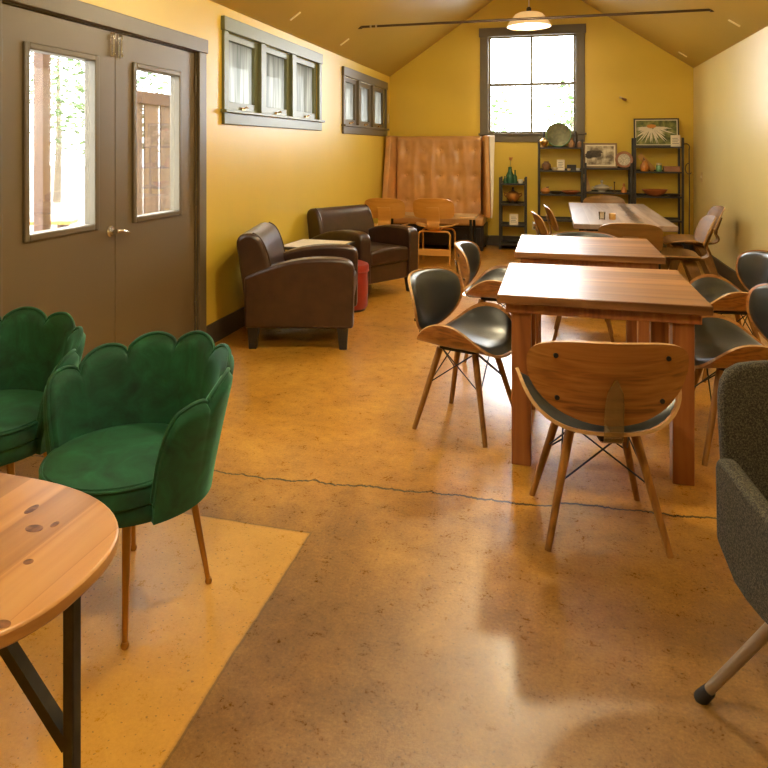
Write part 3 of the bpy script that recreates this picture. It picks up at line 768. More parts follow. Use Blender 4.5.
for sx in (-1, 1):
    bm = bmesh.new()
    prof = [(-.02, .44), (-.50, .44), (-.52, .60)] + bez((-.52, .60), (-.50, .9), (-.40, 1.2), (-.385, ZT - .02), 8)[1:] + [(-.36, ZT + .005), (-.02, ZT + .005)]
    x0, x1 = (.60, .665) if sx > 0 else (-.685, -.60)
    A_ = []
    for xx in (x0, x1): A_.append([bm.verts.new((xx + sx * max(0, (-.12 - y)) * (.26 if sx > 0 else .16), y, z)) for y, z in prof])
    bm.faces.new(A_[0]); bm.faces.new(A_[1][::-1]); n = len(prof)
    for i in range(n): bm.faces.new((A_[0][i], A_[0][(i + 1) % n], A_[1][(i + 1) % n], A_[1][i]))
    obj('wing', bm, M['tan_leather'], t, bevel=.02, seg=3)
    if sx > 0:
        bm = bmesh.new(); A_ = []
        pr2 = [(y * 1.0 - (.012 if y < -.3 else 0), z) for y, z in prof]
        for xx in (x1 + .001, x1 + .02): A_.append([bm.verts.new((xx + (.055 * (z - .44) / 1.1 if xx > x1 + .01 else 0) + max(0, (-.12 - y)) * (.26 if sx > 0 else .16), y, z)) for y, z in pr2])
        bm.faces.new(A_[0]); bm.faces.new(A_[1][::-1])
        for i in range(n): bm.faces.new((A_[0][i], A_[0][(i + 1) % n], A_[1][(i + 1) % n], A_[1][i]))
        obj('side_panel', bm, M['cream_panel'], t, bevel=.004)['label'] = 'cream panel on the outer side of the right wing'
bm = B(-.68, .68, -.62, -.10, .34, .455); obj('seat_cushion', bm, M['tan_leather'], t, bevel=.03, seg=4)
bm = bmesh.new(); box(bm, -.68, .68, -.57, -.02, .06, .34); obj('base', bm, M['black_wood'], t, bevel=.005)
for k in range(3):
    x = -.44 + .44 * k; d = obj('drawer', B(x - .20, x + .20, -.585, -.565, .10, .31), M['black_wood'], t, bevel=.005)
    obj('knob', T([(x, -.585, .205), (x, -.605, .205)], .012, n=12), M['black_metal'], d)
bm = bmesh.new()
for x in (-.64, .64):
    for y in (-.53, -.08): box(bm, x - .025, x + .025, y - .025, y + .025, 0, .06)
obj('foot', bm, M['black_wood'], t)
# low table before the booth
t = thing('low_table', 'low pale wooden table between the honey chairs and the booth', 'table', (-1.55, 8.66, 0))
obj('tabletop', B(-.60, .60, -.22, .22, .50, .535), M['low_top'], t, bevel=.006)
for sx in (-1, 1):
    for sy in (-1, 1): obj('leg', T([(sx * .56, sy * .19, 0), (sx * .54, sy * .17, .505)], .018, n=10), M['black_metal'], t)

# scalloped velvet chair (faces +Y)
def make_scallop(label):
    t = thing('scalloped_chair', label, 'chair', (0, 0, 0), 0, 'green velvet scalloped chairs')
    vm = M['velvet']
    NT, NZ = 141, 16; TM = R(116); nl = 7
    def rim(th):
        u = th / TM                                       # -1..1
        ph = (u + 1) / 2 * nl
        lobe = abs(sin(pi * ph)) ** .55
        base = .700 - .115 * abs(u) ** 1.7
        end = 1.0
        if abs(u) > .90: end = max(0, 1 - ((abs(u) - .90) / .10) ** 2) ** .5
        return .36 + (base + .045 * lobe - .36) * (0.15 + .85 * end), lobe
    def pt(th, s, off):
        zt, lobe = rim(th); zb = .335
        z = zb + (zt - zb) * s
        k = (z - zb) / .42
        fl = 1 + .36 * k ** 1.15
        rx, ry = .235 * fl + .006 * lobe * k, .225 * fl + .006 * lobe * k
        if abs(th) > R(95): ry *= 1 + .12 * (abs(th) - R(95))
        rx += off; ry += off
        return Vector((rx * sin(th), -ry * cos(th), z))
    bm = bmesh.new(); inn, out = [], []
    for i in range(NT):
        th = -TM + 2 * TM * i / (NT - 1); a, b = [], []
        for j in range(NZ + 1):
            s = j / NZ
            e = (1 - max(0, (s - .9) / .1) ** 2) ** .5 if s > .9 else 1
            a.append(bm.verts.new(pt(th, s, -.022 * e))); b.append(bm.verts.new(pt(th, s, .022 * e)))
        inn.append(a); out.append(b)
    for i in range(NT - 1):
        for j in range(NZ):
            bm.faces.new((inn[i][j], inn[i + 1][j], inn[i + 1][j + 1], inn[i][j + 1]))
            bm.faces.new((out[i][j], out[i][j + 1], out[i + 1][j + 1], out[i + 1][j]))
        bm.faces.new((inn[i][0], out[i][0], out[i + 1][0], inn[i + 1][0]))
    for e in (0, NT - 1):
        for j in range(NZ): bm.faces.new((inn[e][j], inn[e][j + 1], out[e][j + 1], out[e][j]))
    bmesh.ops.remove_doubles(bm, verts=bm.verts[:], dist=.0008)
    bk = obj('scalloped_back', bm, vm, t, auto=75)
    pts = [pt(-TM + 2 * TM * i / 140, 1, 0) + Vector((0, 0, .001)) for i in range(141)]
    obj('piping', T(pts, .0065, n=8), vm, bk)
    obj('seat_base', L([(0, .315), (.19, .315), (.235, .335), (.245, .36), (.24, .385), (0, .385)], n=48), vm, t)
    sc = bmesh.new(); lathe(sc, [(0, .375), (.215, .375), (.232, .392), (.234, .425), (.222, .452), (.16, .463), (0, .468)], n=48, c=(0, .022, 0), sx=1., sy=1.03)
    cu = obj('seat_cushion', sc, vm, t)
    obj('piping', T([(.229 * cos(a), .022 + .236 * sin(a), .444) for a in [2 * pi * k / 60 for k in range(60)]], .005, n=8, closed=True), vm, cu)
    for sx in (-1, 1):
        for sy in (-1, 1):
            p0, p1 = (sx * .175, sy * .165, .006), (sx * .135, sy * .125, .33)
            lg = obj('leg', T([p0, p1], [.0075, .0135], n=14), M['gold_leg'], t)
            obj('foot_ball', L([(0, 0), (.010, .003), (.012, .011), (.009, .019), (0, .022)], n=14, c=(p0[0], p0[1], 0)), M['gold_leg'], lg)
    return t
sc = make_scallop('green velvet scalloped chair with gold legs beside the pine table, nearer one')
sc.location = (-1.283, 1.853, 0); sc.rotation_euler = (0, 0, face(-105))
dup(sc, (-1.97, 2.0, 0), face(-72), 'green velvet scalloped chair by the doors, cut by the left picture edge')

# pine table, near left
t = thing('pine_table', 'knotty pine table with rounded end and dark steel frame, near left', 'table', (0, 0, 0))
cx, cy = -1.05, .872; hx, hy, n = .368, .243, 2.5
poly = []
for k in range(72):
    a = 2 * pi * k / 72; ca, sa_ = cos(a), sin(a)
    poly.append((cx + hx * math.copysign(abs(ca) ** (2 / n), ca), cy + hy * math.copysign(abs(sa_) ** (2 / n), sa_)))
tt = obj('tabletop', PR(poly, 'z', .727, .75), M['pine'], t, bevel=.004)
bm = bmesh.new()
for (x, y, rx, ry) in ((-.855, .965, .016, .011), (-.83, .985, .006, .009), (-.905, 1.015, .008, .016), (-.795, .885, .008, .007), (-.725, .76, .012, .008), (-1.09, .93, .012, .016)):
    lathe(bm, [(1, .7496), (1, .7504), (.6, .7505), (0, .7505)], n=18, c=(x, y, 0), sx=rx, sy=ry)
def knot_mat():
    m, nt, b = new_mat('dark_knot'); co = coords(nt)
    n = nd(nt, 'ShaderNodeTexNoise', Scale=60.); nt.links.new(co, n.inputs['Vector'])
    nt.links.new(ramp(nt, n.outputs[0], [(.35, (.10, .035, .012)), (.65, (.25, .10, .035))]), b.inputs['Base Color']); b.inputs['Roughness'].default_value = .4; return m
obj('knot', bm, knot_mat(), tt)
lxs = [(-.708, .877), (-1.392, .877)]
for i, (x, y) in enumerate(lxs):
    obj('leg', B(x - .0095, x + .0095, y - .0095, y + .0095, 0, .715), M['steel_frame'], t, bevel=.002)
bm = bmesh.new(); box(bm, -1.392, -.708, .857, .897, .715, .727); obj('frame_plate', bm, M['steel_frame'], t, bevel=.002)
def bar(bm, p, q, h=.0125):
    p, q = Vector(p), Vector(q); d = (q - p).normalized(); u = d.cross(Vector((0, 0, 1))).normalized(); w_ = d.cross(u)
    v = [[bm.verts.new(c + u * i * h + w_ * j * h) for i, j in ((-1, -1), (1, -1), (1, 1), (-1, 1))] for c in (p, q)]
    for k in range(4): bm.faces.new((v[0][k], v[0][(k + 1) % 4], v[1][(k + 1) % 4], v[1][k]))
    bm.faces.new(v[0][::-1]); bm.faces.new(v[1])
bm = bmesh.new(); bar(bm, (-.712, .877, .49), (-.922, .877, .722), .0095); obj('brace', bm, M['steel_frame'], t)
bm = bmesh.new(); bar(bm, (-1.388, .877, .49), (-1.178, .877, .722), .0095); obj('brace', bm, M['steel_frame'], t)

# grey tweed chair, right edge (faces the viewer, turned with it)
A0 = math.atan(189 / 680)
gch = thing('tweed_armchair', 'grey tweed armchair with a tubular beige leg at the right edge', 'armchair', (0, 0, 0))
def cam2w(cxx, d): return (cos(A0) * cxx - sin(A0) * d, sin(A0) * cxx + cos(A0) * d)
ox, oy = cam2w(1.18, 1.42); gch.location = (ox, oy, 0); gch.rotation_euler = (0, 0, A0 + pi)   # local +Y faces the viewer, local +X = picture left
bm = bmesh.new()
def gback(p, q):
    r = math.hypot(p, q); n = 7; g = 1 / (abs(p / r) ** n + abs(q / r) ** n) ** (1 / n) if r > 1e-7 else 1
    x = .272 * p * g; z = .60 + .245 * q * g
    if q < 0: x *= 1 - .06 * (q * g) ** 2
    return (-x, -.315 - (z - .40) * .10 + .05 * (x / .27) ** 2 * 0, z)
disc_sheet(bm, gback, .035, 9, 64, 0); obj('backrest', bm, M['tweed'], gch, bevel=.012, seg=3)
for sx in (-1, 1):
    prof = [(-.285, .42)] + bez((-.29, .58), (-.295, .625), (-.27, .632), (-.24, .622), 6) + bez((-.24, .622), (0, .565), (.14, .565), (.22, .55), 6)[1:] + [(.245, .52), (.20, .44)] + bez((.20, .44), (.05, .36), (-.10, .33), (-.20, .36), 6)[1:]
    a, b = (.262, .305) if sx > 0 else (-.305, -.262)
    obj('arm', PR(prof, 'x', a, b), M['tweed'], gch, bevel=.012, seg=3)
bm = B(-.262, .262, -.30, .26, .37, .46); obj('seat', bm, M['tweed'], gch, bevel=.03, seg=4)
for sx in (-1, 1):
    for sy in (-1, 1):
        p0 = (sx * .322, sy * .29, .03); p1 = (sx * .19, sy * .12, .385)
        lg = obj('leg', T([p0, p1], [.0125, .0145], n=16), M['beige_metal'], gch)
        obj('foot_cap', T([(sx * .333, sy * .305, .0), (sx * .331, sy * .302, .006), (sx * .318, sy * .285, .038)], [.016, .0175, .0155], n=16), M['rubber'], lg)

# ------------------------------------------------------------------ shelves and what stands on them
def shelf_unit(name, label, x0, x1, ztop, shelves, depth=.30, yb=9.76, cat='shelf', group=None, open_top=True):
    cxx = (x0 + x1) / 2; w_ = (x1 - x0) / 2
    t = thing(name, label, cat, (cxx, yb - depth / 2, 0), 0, group)
    for sx in (-1, 1):
        for sy in (-1, 1):
            x = sx * (w_ - .014); y = sy * (depth / 2 - .014)
            obj('post', B(x - .014, x + .014, y - .014, y + .014, 0, ztop), M['shelf'], t, bevel=.002)
    for z in shelves:
        bm = bmesh.new(); box(bm, -w_ + .028, w_ - .028, -depth / 2 + .004, depth / 2 - .004, z - .02, z)
        box(bm, -w_ + .028, w_ - .028, depth / 2 - .012, depth / 2 - .002, z, z + .02)
        obj('shelf_board', bm, M['shelf'], t, bevel=.002)
    return t
GS = 'black shelf units along the back wall'
YS = 9.60     # middle of the shelves
shelf_unit('plant_stand', 'narrow black four tier stand beside the booth', -.74, -.375, .985, (.075, .33, .62, .90), .30)
shelf_unit('shelf_unit', 'tall black shelf unit under the right half of the window', -.225, .365, 1.50, (.12, .42, .765, 1.085, 1.395), .30, group=GS)
shelf_unit('shelf_unit', 'lower black shelf unit holding the framed photograph, between two taller ones', .375, .975, 1.19, (.12, .45, .80, 1.12), .30, group=GS)
shelf_unit('shelf_unit', 'tall black shelf unit in the right corner holding the flower picture', .99, 1.59, 1.52, (.12, .45, .76, 1.08, 1.405), .30, group=GS)
def ves(name, label, cat, x, y, z, prof, mat, n=28, sx=1., sy=1., group=None, body='body'):
    t = thing(name, label, cat, (x, y, z), 0, group); obj(body, L(prof, n=n, sx=sx, sy=sy), mat, t); return t
def solo(name, label, cat, bm, mat, loc, rot=(0, 0, 0), **k):
    o = obj(name, bm, mat, None, **k); o.location = loc; o.rotation_euler = rot; return tag(o, label, cat)
def easel_card(x, y, z, w_, h, label, lean=.18):
    t = thing('display_card', label, 'card', (x, y, z), 0, 'small cards on the shelves')
    bm = bmesh.new(); box(bm, -w_ / 2, w_ / 2, -.002, .002, 0, h); o = obj('card', bm, M['paper'], t, smooth=False); o.rotation_euler = (-lean, 0, 0)
    bm = bmesh.new()
    for k in range(4): box(bm, -w_ * .34, w_ * (.34 - .1 * (k % 2)), -.0026, -.0018, h * (.25 + .15 * k), h * (.25 + .15 * k) + .006)
    o = obj('text_lines', bm, M['dark_glaze'], t, smooth=False); o.rotation_euler = (-lean, 0, 0)
    bm = bmesh.new(); box(bm, -.012, .012, 0, .003, 0, h * .7); o = obj('strut', bm, M['paper'], t, smooth=False); o.rotation_euler = (-lean - .5, 0, 0); o.location = (0, .0 + lean * h * .7 + .14 * 0, 0)
    o.location = (0, h * .7 * (sin(lean) + sin(.32)), 0); o.rotation_euler = (.32, 0, 0)
    return t
# plant stand
t = ves('bottle_vase', 'tall green glass bottle with a dry flower on the narrow stand', 'vase', -.60, 9.60, .90, [(0, 0), (.05, 0), (.055, .02), (.055, .11), (.03, .16), (.024, .21), (.026, .225), (.02, .225), (0, .21)], M['green_glass'])
bm = bmesh.new(); tube(bm, bez((0, 0, .15), (0, 0, .25), (.01, 0, .29), (.012, 0, .33), 6), .003, n=6); obj('stem', bm, M['jar_green'], t)
bm = bmesh.new(); random.seed(3)
for k in range(22):
    a = random.uniform(0, 2 * pi); e = random.uniform(-.3, 1.2); r = random.uniform(.025, .045); d = Vector((cos(a) * cos(e), sin(a) * cos(e), sin(e)))
    p = Vector((.012, 0, .325)); tube(bm, [p, p + d * r * .6, p + d * r], [.002, .007, .003], n=5)
obj('flower', bm, M['orange_clay'], t)
ves('bottle', 'slim green bottle right of the flower vase on the narrow stand', 'bottle', -.53, 9.57, .90, [(0, 0), (.028, 0), (.03, .01), (.03, .09), (.011, .125), (.010, .18), (.013, .185), (0, .185)], M['green_glass'])
ves('bottle', 'short green bottle left of the flower vase on the narrow stand', 'bottle', -.665, 9.55, .90, [(0, 0), (.022, 0), (.024, .01), (.024, .05), (.010, .075), (.009, .10), (0, .10)], M['green_glass'])
ves('cup', 'small pale cup at the right of the narrow stand top', 'cup', -.455, 9.56, .90, [(0, 0), (.025, 0), (.034, .03), (.036, .055), (.032, .055), (.028, .02), (0, .012)], M['cream_panel'])
t = ves('teapot', 'copper coloured round pot with dark knob on the narrow stand', 'teapot', -.56, 9.60, .62, [(0, .03), (.05, .03), (.085, .06), (.095, .10), (.085, .14), (.05, .165), (.03, .17), (0, .17)], M['copper'])
obj('lid_knob', L([(0, .168), (.028, .17), (.02, .188), (.012, .195), (.018, .21), (.012, .225), (0, .23)], n=20), M['dark_glaze'], t)
for sx in (-1, 1): obj('handle', T([(sx * .085, 0, .13), (sx * .115, 0, .145), (sx * .118, 0, .115), (sx * .088, 0, .09)], .009, n=8), M['copper'], t)
for k in range(3):
    a = 2 * pi * k / 3 - pi / 2; obj('foot', T([(.05 * cos(a), .05 * sin(a), .05), (.06 * cos(a), .06 * sin(a), 0)], [.016, .011], n=10), M['dark_glaze'], t)
easel_card(-.545, 9.53, .33, .115, .15, 'cream printed card on the third tier of the narrow stand')
# tall shelf B
z = 1.395
t = ves('brass_ewer', 'brass pot with a tall thin stem on top of the middle tall unit', 'ewer', -.145, 9.58, z, [(0, 0), (.045, 0), (.05, .015), (.03, .03), (.062, .065), (.062, .09), (.03, .115), (.02, .13), (0, .135)], M['brass'])
obj('stem', T([(0, 0, .12), (0, 0, .335)], .010, n=8), M['black_metal'], t)
obj('finial', T([(-.04, 0, .335), (.04, 0, .335)], .010, n=8), M['black_metal'], t)
t = thing('display_plate', 'large round olive brass plate leaning on the window sill', 'plate', (.045, 9.66, z)); bm = L([(0, .0), (.10, .002), (.125, .012), (.158, .02), (.165, .026), (.158, .03), (.12, .02), (.095, .012), (0, .010)], n=56)
o = obj('dish', bm, M['olive_plate'], t); o.rotation_euler = (pi / 2 - .2, 0, 0); o.location = (0, 0, .166)
bm = L([(.155, .024), (.166, .022), (.170, .028), (.164, .034), (.155, .030)], n=56); o = obj('rim', bm, M['jar_green'], t); o.rotation_euler = (pi / 2 - .2, 0, 0); o.location = (0, 0, .166)
ves('jug', 'small rose brown jug right of the olive plate', 'jug', .215, 9.56, z, [(0, 0), (.035, 0), (.045, .03), (.035, .07), (.016, .10), (.02, .125), (.014, .125), (0, .09)], M['brown_clay'])
ves('vase', 'dark slim vase behind the rose brown jug', 'vase', .27, 9.64, z, [(0, 0), (.03, 0), (.04, .05), (.02, .10), (.012, .18), (.02, .215), (.012, .215), (0, .18)], M['dark_glaze'])
ves('jar', 'little brown jar at the right end of the middle unit top', 'jar', .315, 9.55, z, [(0, 0), (.025, 0), (.03, .03), (.026, .07), (.018, .08), (0, .085)], M['brown_clay'])
z = 1.085
ves('vase', 'round brown clay vase on the second board of the middle unit', 'vase', -.115, 9.58, z, [(0, 0), (.035, 0), (.062, .045), (.06, .08), (.03, .11), (.035, .12), (.025, .12), (0, .10)], M['brown_clay'])
ves('bowl', 'small cream bowl beside the round brown vase', 'bowl', -.005, 9.54, z, [(0, 0), (.025, 0), (.042, .025), (.044, .04), (.038, .04), (.022, .012), (0, .008)], M['ivory'])
easel_card(.075, 9.57, z, .10, .145, 'cream card standing behind the small cream bowl')
solo('keepsake_box', 'dark wooden keepsake box right of the shelf card', 'box', B(-.06, .06, -.05, .05, 0, .075), M['black_wood'], (.215, 9.60, z), bevel=.004)
ves('tealight_holder', 'tiny pale holder in front of the dark keepsake box', 'candle holder', .18, 9.52, z, [(0, 0), (.022, 0), (.024, .025), (.02, .027), (0, .02)], M['ivory'])
ves('tealight_holder', 'tiny white holder at the right end of the keepsake shelf', 'candle holder', .295, 9.54, z, [(0, 0), (.022, 0), (.024, .03), (.02, .032), (0, .02)], M['cream_panel'])
z = .765
t = thing('gourd', 'orange gourd on the third board of the middle unit', 'gourd', (-.125, 9.56, z)); obj('body', L([(0, 0), (.04, .004), (.058, .035), (.048, .06), (.025, .078), (0, .085)], n=24, sx=1.1), M['orange_clay'], t); obj('stem', T([(.01, 0, .08), (.05, 0, .095)], [.012, .006], n=8), M['brown_clay'], t)
ves('dish', 'dark low dish between the gourd and the orange dish', 'dish', .015, 9.56, z, [(0, 0), (.06, 0), (.085, .035), (.08, .04), (.055, .01), (0, .008)], M['dark_glaze'])
ves('dish', 'wide orange brown dish at the right of the gourd shelf', 'dish', .20, 9.57, z, [(0, 0), (.07, 0), (.125, .04), (.12, .046), (.065, .012), (0, .01)], M['red_clay'])
# shelf C
z = 1.12
def picture(name, label, x, y, z, w_, h, lean, frame_m, art_fn, mat_w=.02, fr=.022):
    t = thing(name, label, 'picture', (x, y, z)); piv = (0, 0, 0)
    def put(o): o.rotation_euler = (-lean, 0, 0); return o
    f = bmesh.new()
    for r in ((-w_ / 2, -w_ / 2 + fr, 0, h), (w_ / 2 - fr, w_ / 2, 0, h), (-w_ / 2 + fr, w_ / 2 - fr, 0, fr), (-w_ / 2 + fr, w_ / 2 - fr, h - fr, h)): box(f, r[0], r[1], -.012, .012, r[2], r[3])
    put(obj('picture_frame', f, frame_m, t, bevel=.003))
    put(obj('mount', B(-w_ / 2 + fr, w_ / 2 - fr, -.002, .006, fr, h - fr), M['paper'], t, smooth=False))
    art_fn(t, put, w_ - 2 * fr - 2 * mat_w, h - 2 * fr - 2 * mat_w, h / 2)
    return t
def art_bw(t, put, w_, h, zc):
    m, nt, b = new_mat('sepia_print'); co = coords(nt, (1, 1, 1)); n = nd(nt, 'ShaderNodeTexNoise', Scale=11., Detail=5.); nt.links.new(co, n.inputs['Vector'])
    nt.links.new(ramp(nt, n.outputs[0], [(.40, (.16, .115, .065)), (.52, (.42, .34, .22)), (.62, (.66, .58, .42))]), b.inputs['Base Color']); b.inputs['Roughness'].default_value = .4
    put(obj('print', B(-w_ / 2, w_ / 2, -.004, -.002, zc - h / 2, zc + h / 2), m, t, smooth=False))
    d = plain('sepia_dark', (.07, .05, .03), .5, 0, .4, 40)
    bm = bmesh.new()
    for (x, z_, rx, rz) in ((-.09, .02, .10, .05), (-.14, -.005, .05, .04), (-.05, .0, .06, .03), (-.02, .045, .05, .025)):
        v = [bm.verts.new((x + rx * cos(2 * pi * k / 24) * (1 + .12 * sin(5 * k)), -.0045, zc + z_ + rz * sin(2 * pi * k / 24))) for k in range(24)]; bm.faces.new(v)
    r = bmesh.ops.extrude_face_region(bm, geom=bm.faces[:]); bmesh.ops.translate(bm, verts=[g for g in r['geom'] if isinstance(g, bmesh.types.BMVert)], vec=(0, -.0006, 0))
    put(obj('print_trees', bm, d, t, smooth=False))
picture('framed_photograph', 'framed sepia landscape photograph leaning on the lower shelf unit', .585, 9.63, z, .43, .335, .12, M['frame_gold'], art_bw)
t = thing('wooden_plate', 'round plate with brown rim and pale speckled centre, right of the photograph', 'plate', (.875, 9.535, z))
o = obj('centre', L([(0, 0), (.095, .004), (.10, .01), (.095, .014), (0, .010)], n=48), M['pattern'], t); o.rotation_euler = (pi / 2 - .15, 0, .0); o.location = (0, 0, .112); o.scale = (.82, .82, .82)
o = obj('rim', L([(.092, .004), (.13, .012), (.136, .02), (.13, .026), (.095, .018), (.092, .004)], n=48), M['box_brown'], t); o.rotation_euler = (pi / 2 - .15, 0, 0); o.location = (0, 0, .112); o.scale = (.82, .82, .82)
z = .80
solo('leaning_board', 'narrow pale board leaning at the left of the lower unit', 'board', B(-.03, .03, -.006, .006, 0, .24), M['low_top'], (.445, 9.62, z + .004), (0, -.30, 0), bevel=.002)
t = ves('tureen', 'silver lidded dish with a tall finial on the lower unit', 'tureen', .60, 9.56, z, [(0, 0), (.05, 0), (.045, .015), (.085, .035), (.10, .06), (.098, .068), (0, .068)], M['silver'])
obj('lid', L([(.096, .068), (.085, .085), (.04, .10), (.015, .108), (.012, .125), (.022, .14), (.012, .158), (0, .165)], n=28), M['silver'], t)
for sx in (-1, 1): obj('handle', T([(sx * .09, 0, .06), (sx * .125, 0, .07), (sx * .125, 0, .045), (sx * .09, 0, .04)], .006, n=8), M['silver'], t)
ves('candlestick', 'thin dark candlestick between the silver dish and the figurine', 'candlestick', .76, 9.58, z, [(0, 0), (.03, 0), (.03, .008), (.006, .02), (.006, .12), (.014, .135), (.01, .14), (0, .14)], M['iron'])
ves('figurine', 'small carved wooden figurine at the right of the lower unit', 'figurine', .875, 9.55, z, [(0, 0), (.036, 0), (.038, .01), (.03, .045), (.022, .07), (.012, .078), (.018, .095), (.014, .11), (0, .13)], M['orange_clay'])
# shelf D
z = 1.405
def art_flower(t, put, w_, h, zc):
    m, nt, b = new_mat('meadow_print'); co = coords(nt); n = nd(nt, 'ShaderNodeTexNoise', Scale=14., Detail=6.); nt.links.new(co, n.inputs['Vector'])
    nt.links.new(ramp(nt, n.outputs[0], [(.38, (.05, .065, .012)), (.5, (.13, .15, .03)), (.64, (.30, .29, .09))]), b.inputs['Base Color']); b.inputs['Roughness'].default_value = .35
    put(obj('print', B(-w_ / 2, w_ / 2, -.004, -.002, zc - h / 2, zc + h / 2), m, t, smooth=False))
    bm = bmesh.new(); random.seed(5); c0 = Vector((-.06, 0, zc + .075))
    for lay in range(2):
        for k in range(26):
            a = pi + pi * (k + .5) / 26 + random.uniform(-.05, .05); ln = random.uniform(.15, .30) * (1 if lay else .7)
            ex = c0.x + cos(a) * ln * 1.15; ez = c0.z + sin(a) * ln * .85
            ex = max(-w_ / 2 + .004, min(w_ / 2 - .004, ex)); ez = max(zc - h / 2 + .004, ez)
            d = Vector((ex - c0.x, 0, ez - c0.z)); nn = Vector((-d.z, 0, d.x)).normalized() * .0075
            y = -.0045 - lay * .0006
            st = c0 + d * .2
            v = [bm.verts.new((p.x, y, p.z)) for p in (st - nn * .5, c0 + d * .65 - nn, c0 + d, c0 + d * .65 + nn, st + nn * .5)]; bm.faces.new(v)
    put(obj('petals', bm, M['paper'], t, smooth=False))
    bm = bmesh.new(); lathe(bm, [(0, -.001), (1, -.001), (1, .0), (0, .001)], n=28, sx=.058, sy=.026); bmesh.ops.rotate(bm, verts=bm.verts[:], matrix=Matrix.Rotation(pi / 2, 3, 'X')); bmesh.ops.translate(bm, verts=bm.verts[:], vec=(c0.x, -.0065, c0.z + .008))
    put(obj('flower_head', bm, M['orange_clay'], t))
picture('framed_picture', 'dark framed picture of a pale petalled flower on the corner shelf unit', 1.285, 9.63, z, .555, .375, .12, M['frame_dark'], art_flower, .012, .018)
easel_card(1.50, 9.53, z, .115, .15, 'cream card in front of the flower picture', .12)
z = 1.08
t = thing('gourd', 'orange gourd on the corner shelf unit', 'gourd', (1.13, 9.56, z)); obj('body', L([(0, 0), (.045, .004), (.062, .045), (.05, .085), (.028, .11), (.022, .14), (0, .15)], n=24), M['orange_clay'], t); obj('stem', T([(0, 0, .145), (-.015, 0, .18)], [.01, .006], n=8), M['brown_clay'], t)
solo('leaning_board', 'wooden wedge board leaning behind the corner gourd', 'board', B(-.035, .035, -.006, .006, 0, .27), M['light_ply'], (1.255, 9.66, z + .012), (0, -.72, 0), bevel=.002)
t = ves('jar', 'small green labelled jar on the corner shelf unit', 'jar', 1.305, 9.56, z, [(0, 0), (.034, 0), (.036, .01), (.036, .075), (.03, .085), (0, .085)], M['jar_green']); obj('lid', L([(0, .084), (.031, .084), (.031, .11), (0, .112)], n=24), M['ivory'], t)
solo('carved_box', 'red brown carved box at the right of the jar', 'box', B(-.095, .095, -.06, .06, 0, .07), M['box_brown'], (1.46, 9.58, z), bevel=.005)
z = .76
ves('bowl', 'wide orange clay bowl on the corner shelf unit', 'bowl', 1.255, 9.57, z, [(0, 0), (.07, 0), (.12, .035), (.16, .085), (.152, .088), (.112, .042), (.06, .012), (0, .01)], M['red_clay'], n=40, sy=.8)
t = ves('dish', 'dark leaf shaped dish right of the orange clay bowl', 'dish', 1.48, 9.57, z, [(0, 0), (.05, 0), (.09, .03), (.085, .034), (.045, .008), (0, .008)], M['dark_glaze'], sy=.7)
# wrought iron stand in the corner
t = thing('iron_stand', 'thin wrought iron stand with a curled hook in the right back corner', 'stand', (1.675, 9.62, 0))
obj('pole', T([(0, 0, .02), (.005, 0, .8), (0, 0, 1.38)], .008, n=8), M['iron'], t)
obj('hook', T(bez((0, 0, 1.36), (.03, -.02, 1.45), (-.07, -.03, 1.46), (-.08, -.03, 1.42), 8), .007, n=8), M['iron'], t)
obj('scroll', T([(.0 + .045 * cos(a), 0, 1.12 + .07 * sin(a)) for a in [pi / 2 + k * .35 for k in range(12)]], .006, n=8), M['iron'], t)
bm = bmesh.new()
for k in range(3):
    a = 2 * pi * k / 3 + .5; tube(bm, [(0, 0, .06), (.035 * cos(a), .035 * sin(a), .05), (.06 * cos(a), .06 * sin(a), 0.006)], .006, n=8)
obj('tripod_foot', bm, M['iron'], t)
# on the long table
t = ves('glass_tumbler', 'little clear tumbler on the long table, left of the pair', 'tumbler', .40, 6.35, .757, [(0, 0), (.026, 0), (.03, .07), (.027, .07), (.024, .008), (0, .008)], glass_mat('tumbler_glass', (.93, .9, .8), 1.5), n=20)
t = ves('candle_jar', 'small brass candle jar on the long table, right of the pair', 'jar', .49, 6.40, .757, [(0, 0), (.028, 0), (.03, .01), (.03, .05), (.026, .055), (0, .045)], M['brass'], n=20)

# ------------------------------------------------------------------ outside
M['gravel'] = plain('pale_patio_paving', (.24, .225, .20), .9, 0, .1, 3)
M['fence'] = wood('cedar_fence', (.10, .055, .034), (.16, .10, .066), (.22, .155, .11), 'Z', .6, .7, 0, planks=0)
M['post'] = plain('red_brown_post', (.10, .052, .034), .7, 0, .15)
M['bark'] = plain('grey_bark', (.12, .09, .06), .9, 0, .3)
M['leaf'] = plain('fresh_leaves', (.075, .135, .035), .6, 0, .35, 3)
gd = struct('ground', B(-45, 30, -25, 45, -.2, -.101), M['gravel'], smooth=False)
fx = -4.6
t = thing('wooden_fence', 'cedar board fence beyond the right hand door', 'fence', (fx, 6.4, -.1))
for k in range(24):
    y = k * .165; obj('fence_board', B(-.012 + .02 * (k % 2), .012 + .02 * (k % 2), y, y + .15, 0, 2.0), M['fence'], t)
obj('rail', B(-.06, .055, -.02, 3.97, 2.0, 2.14), M['post'], t)
def post(x, y, label):
    t = thing('patio_post', label, 'post', (x, y, -.1), 0, 'posts of the patio roof'); obj('shaft', B(-.05, .05, -.05, .05, 0, 2.62), M['post'], t, bevel=.004)
    obj('bracket', B(-.06, .06, -.06, .06, 2.5, 2.62), M['black_metal'], t)
post(-4.3, 4.95, 'red brown patio post in the middle of the left door pane')
post(-4.3, 6.02, 'red brown patio post at the right of the left door pane')
t = thing('patio_roof', 'brown slatted patio roof outside the doors', 'roof', (-3.5, 6.2, 2.52))
bm = bmesh.new(); box(bm, -.86, -.74, -2.2, 4.2, 0, .14); obj('beam', bm, M['post'], t)
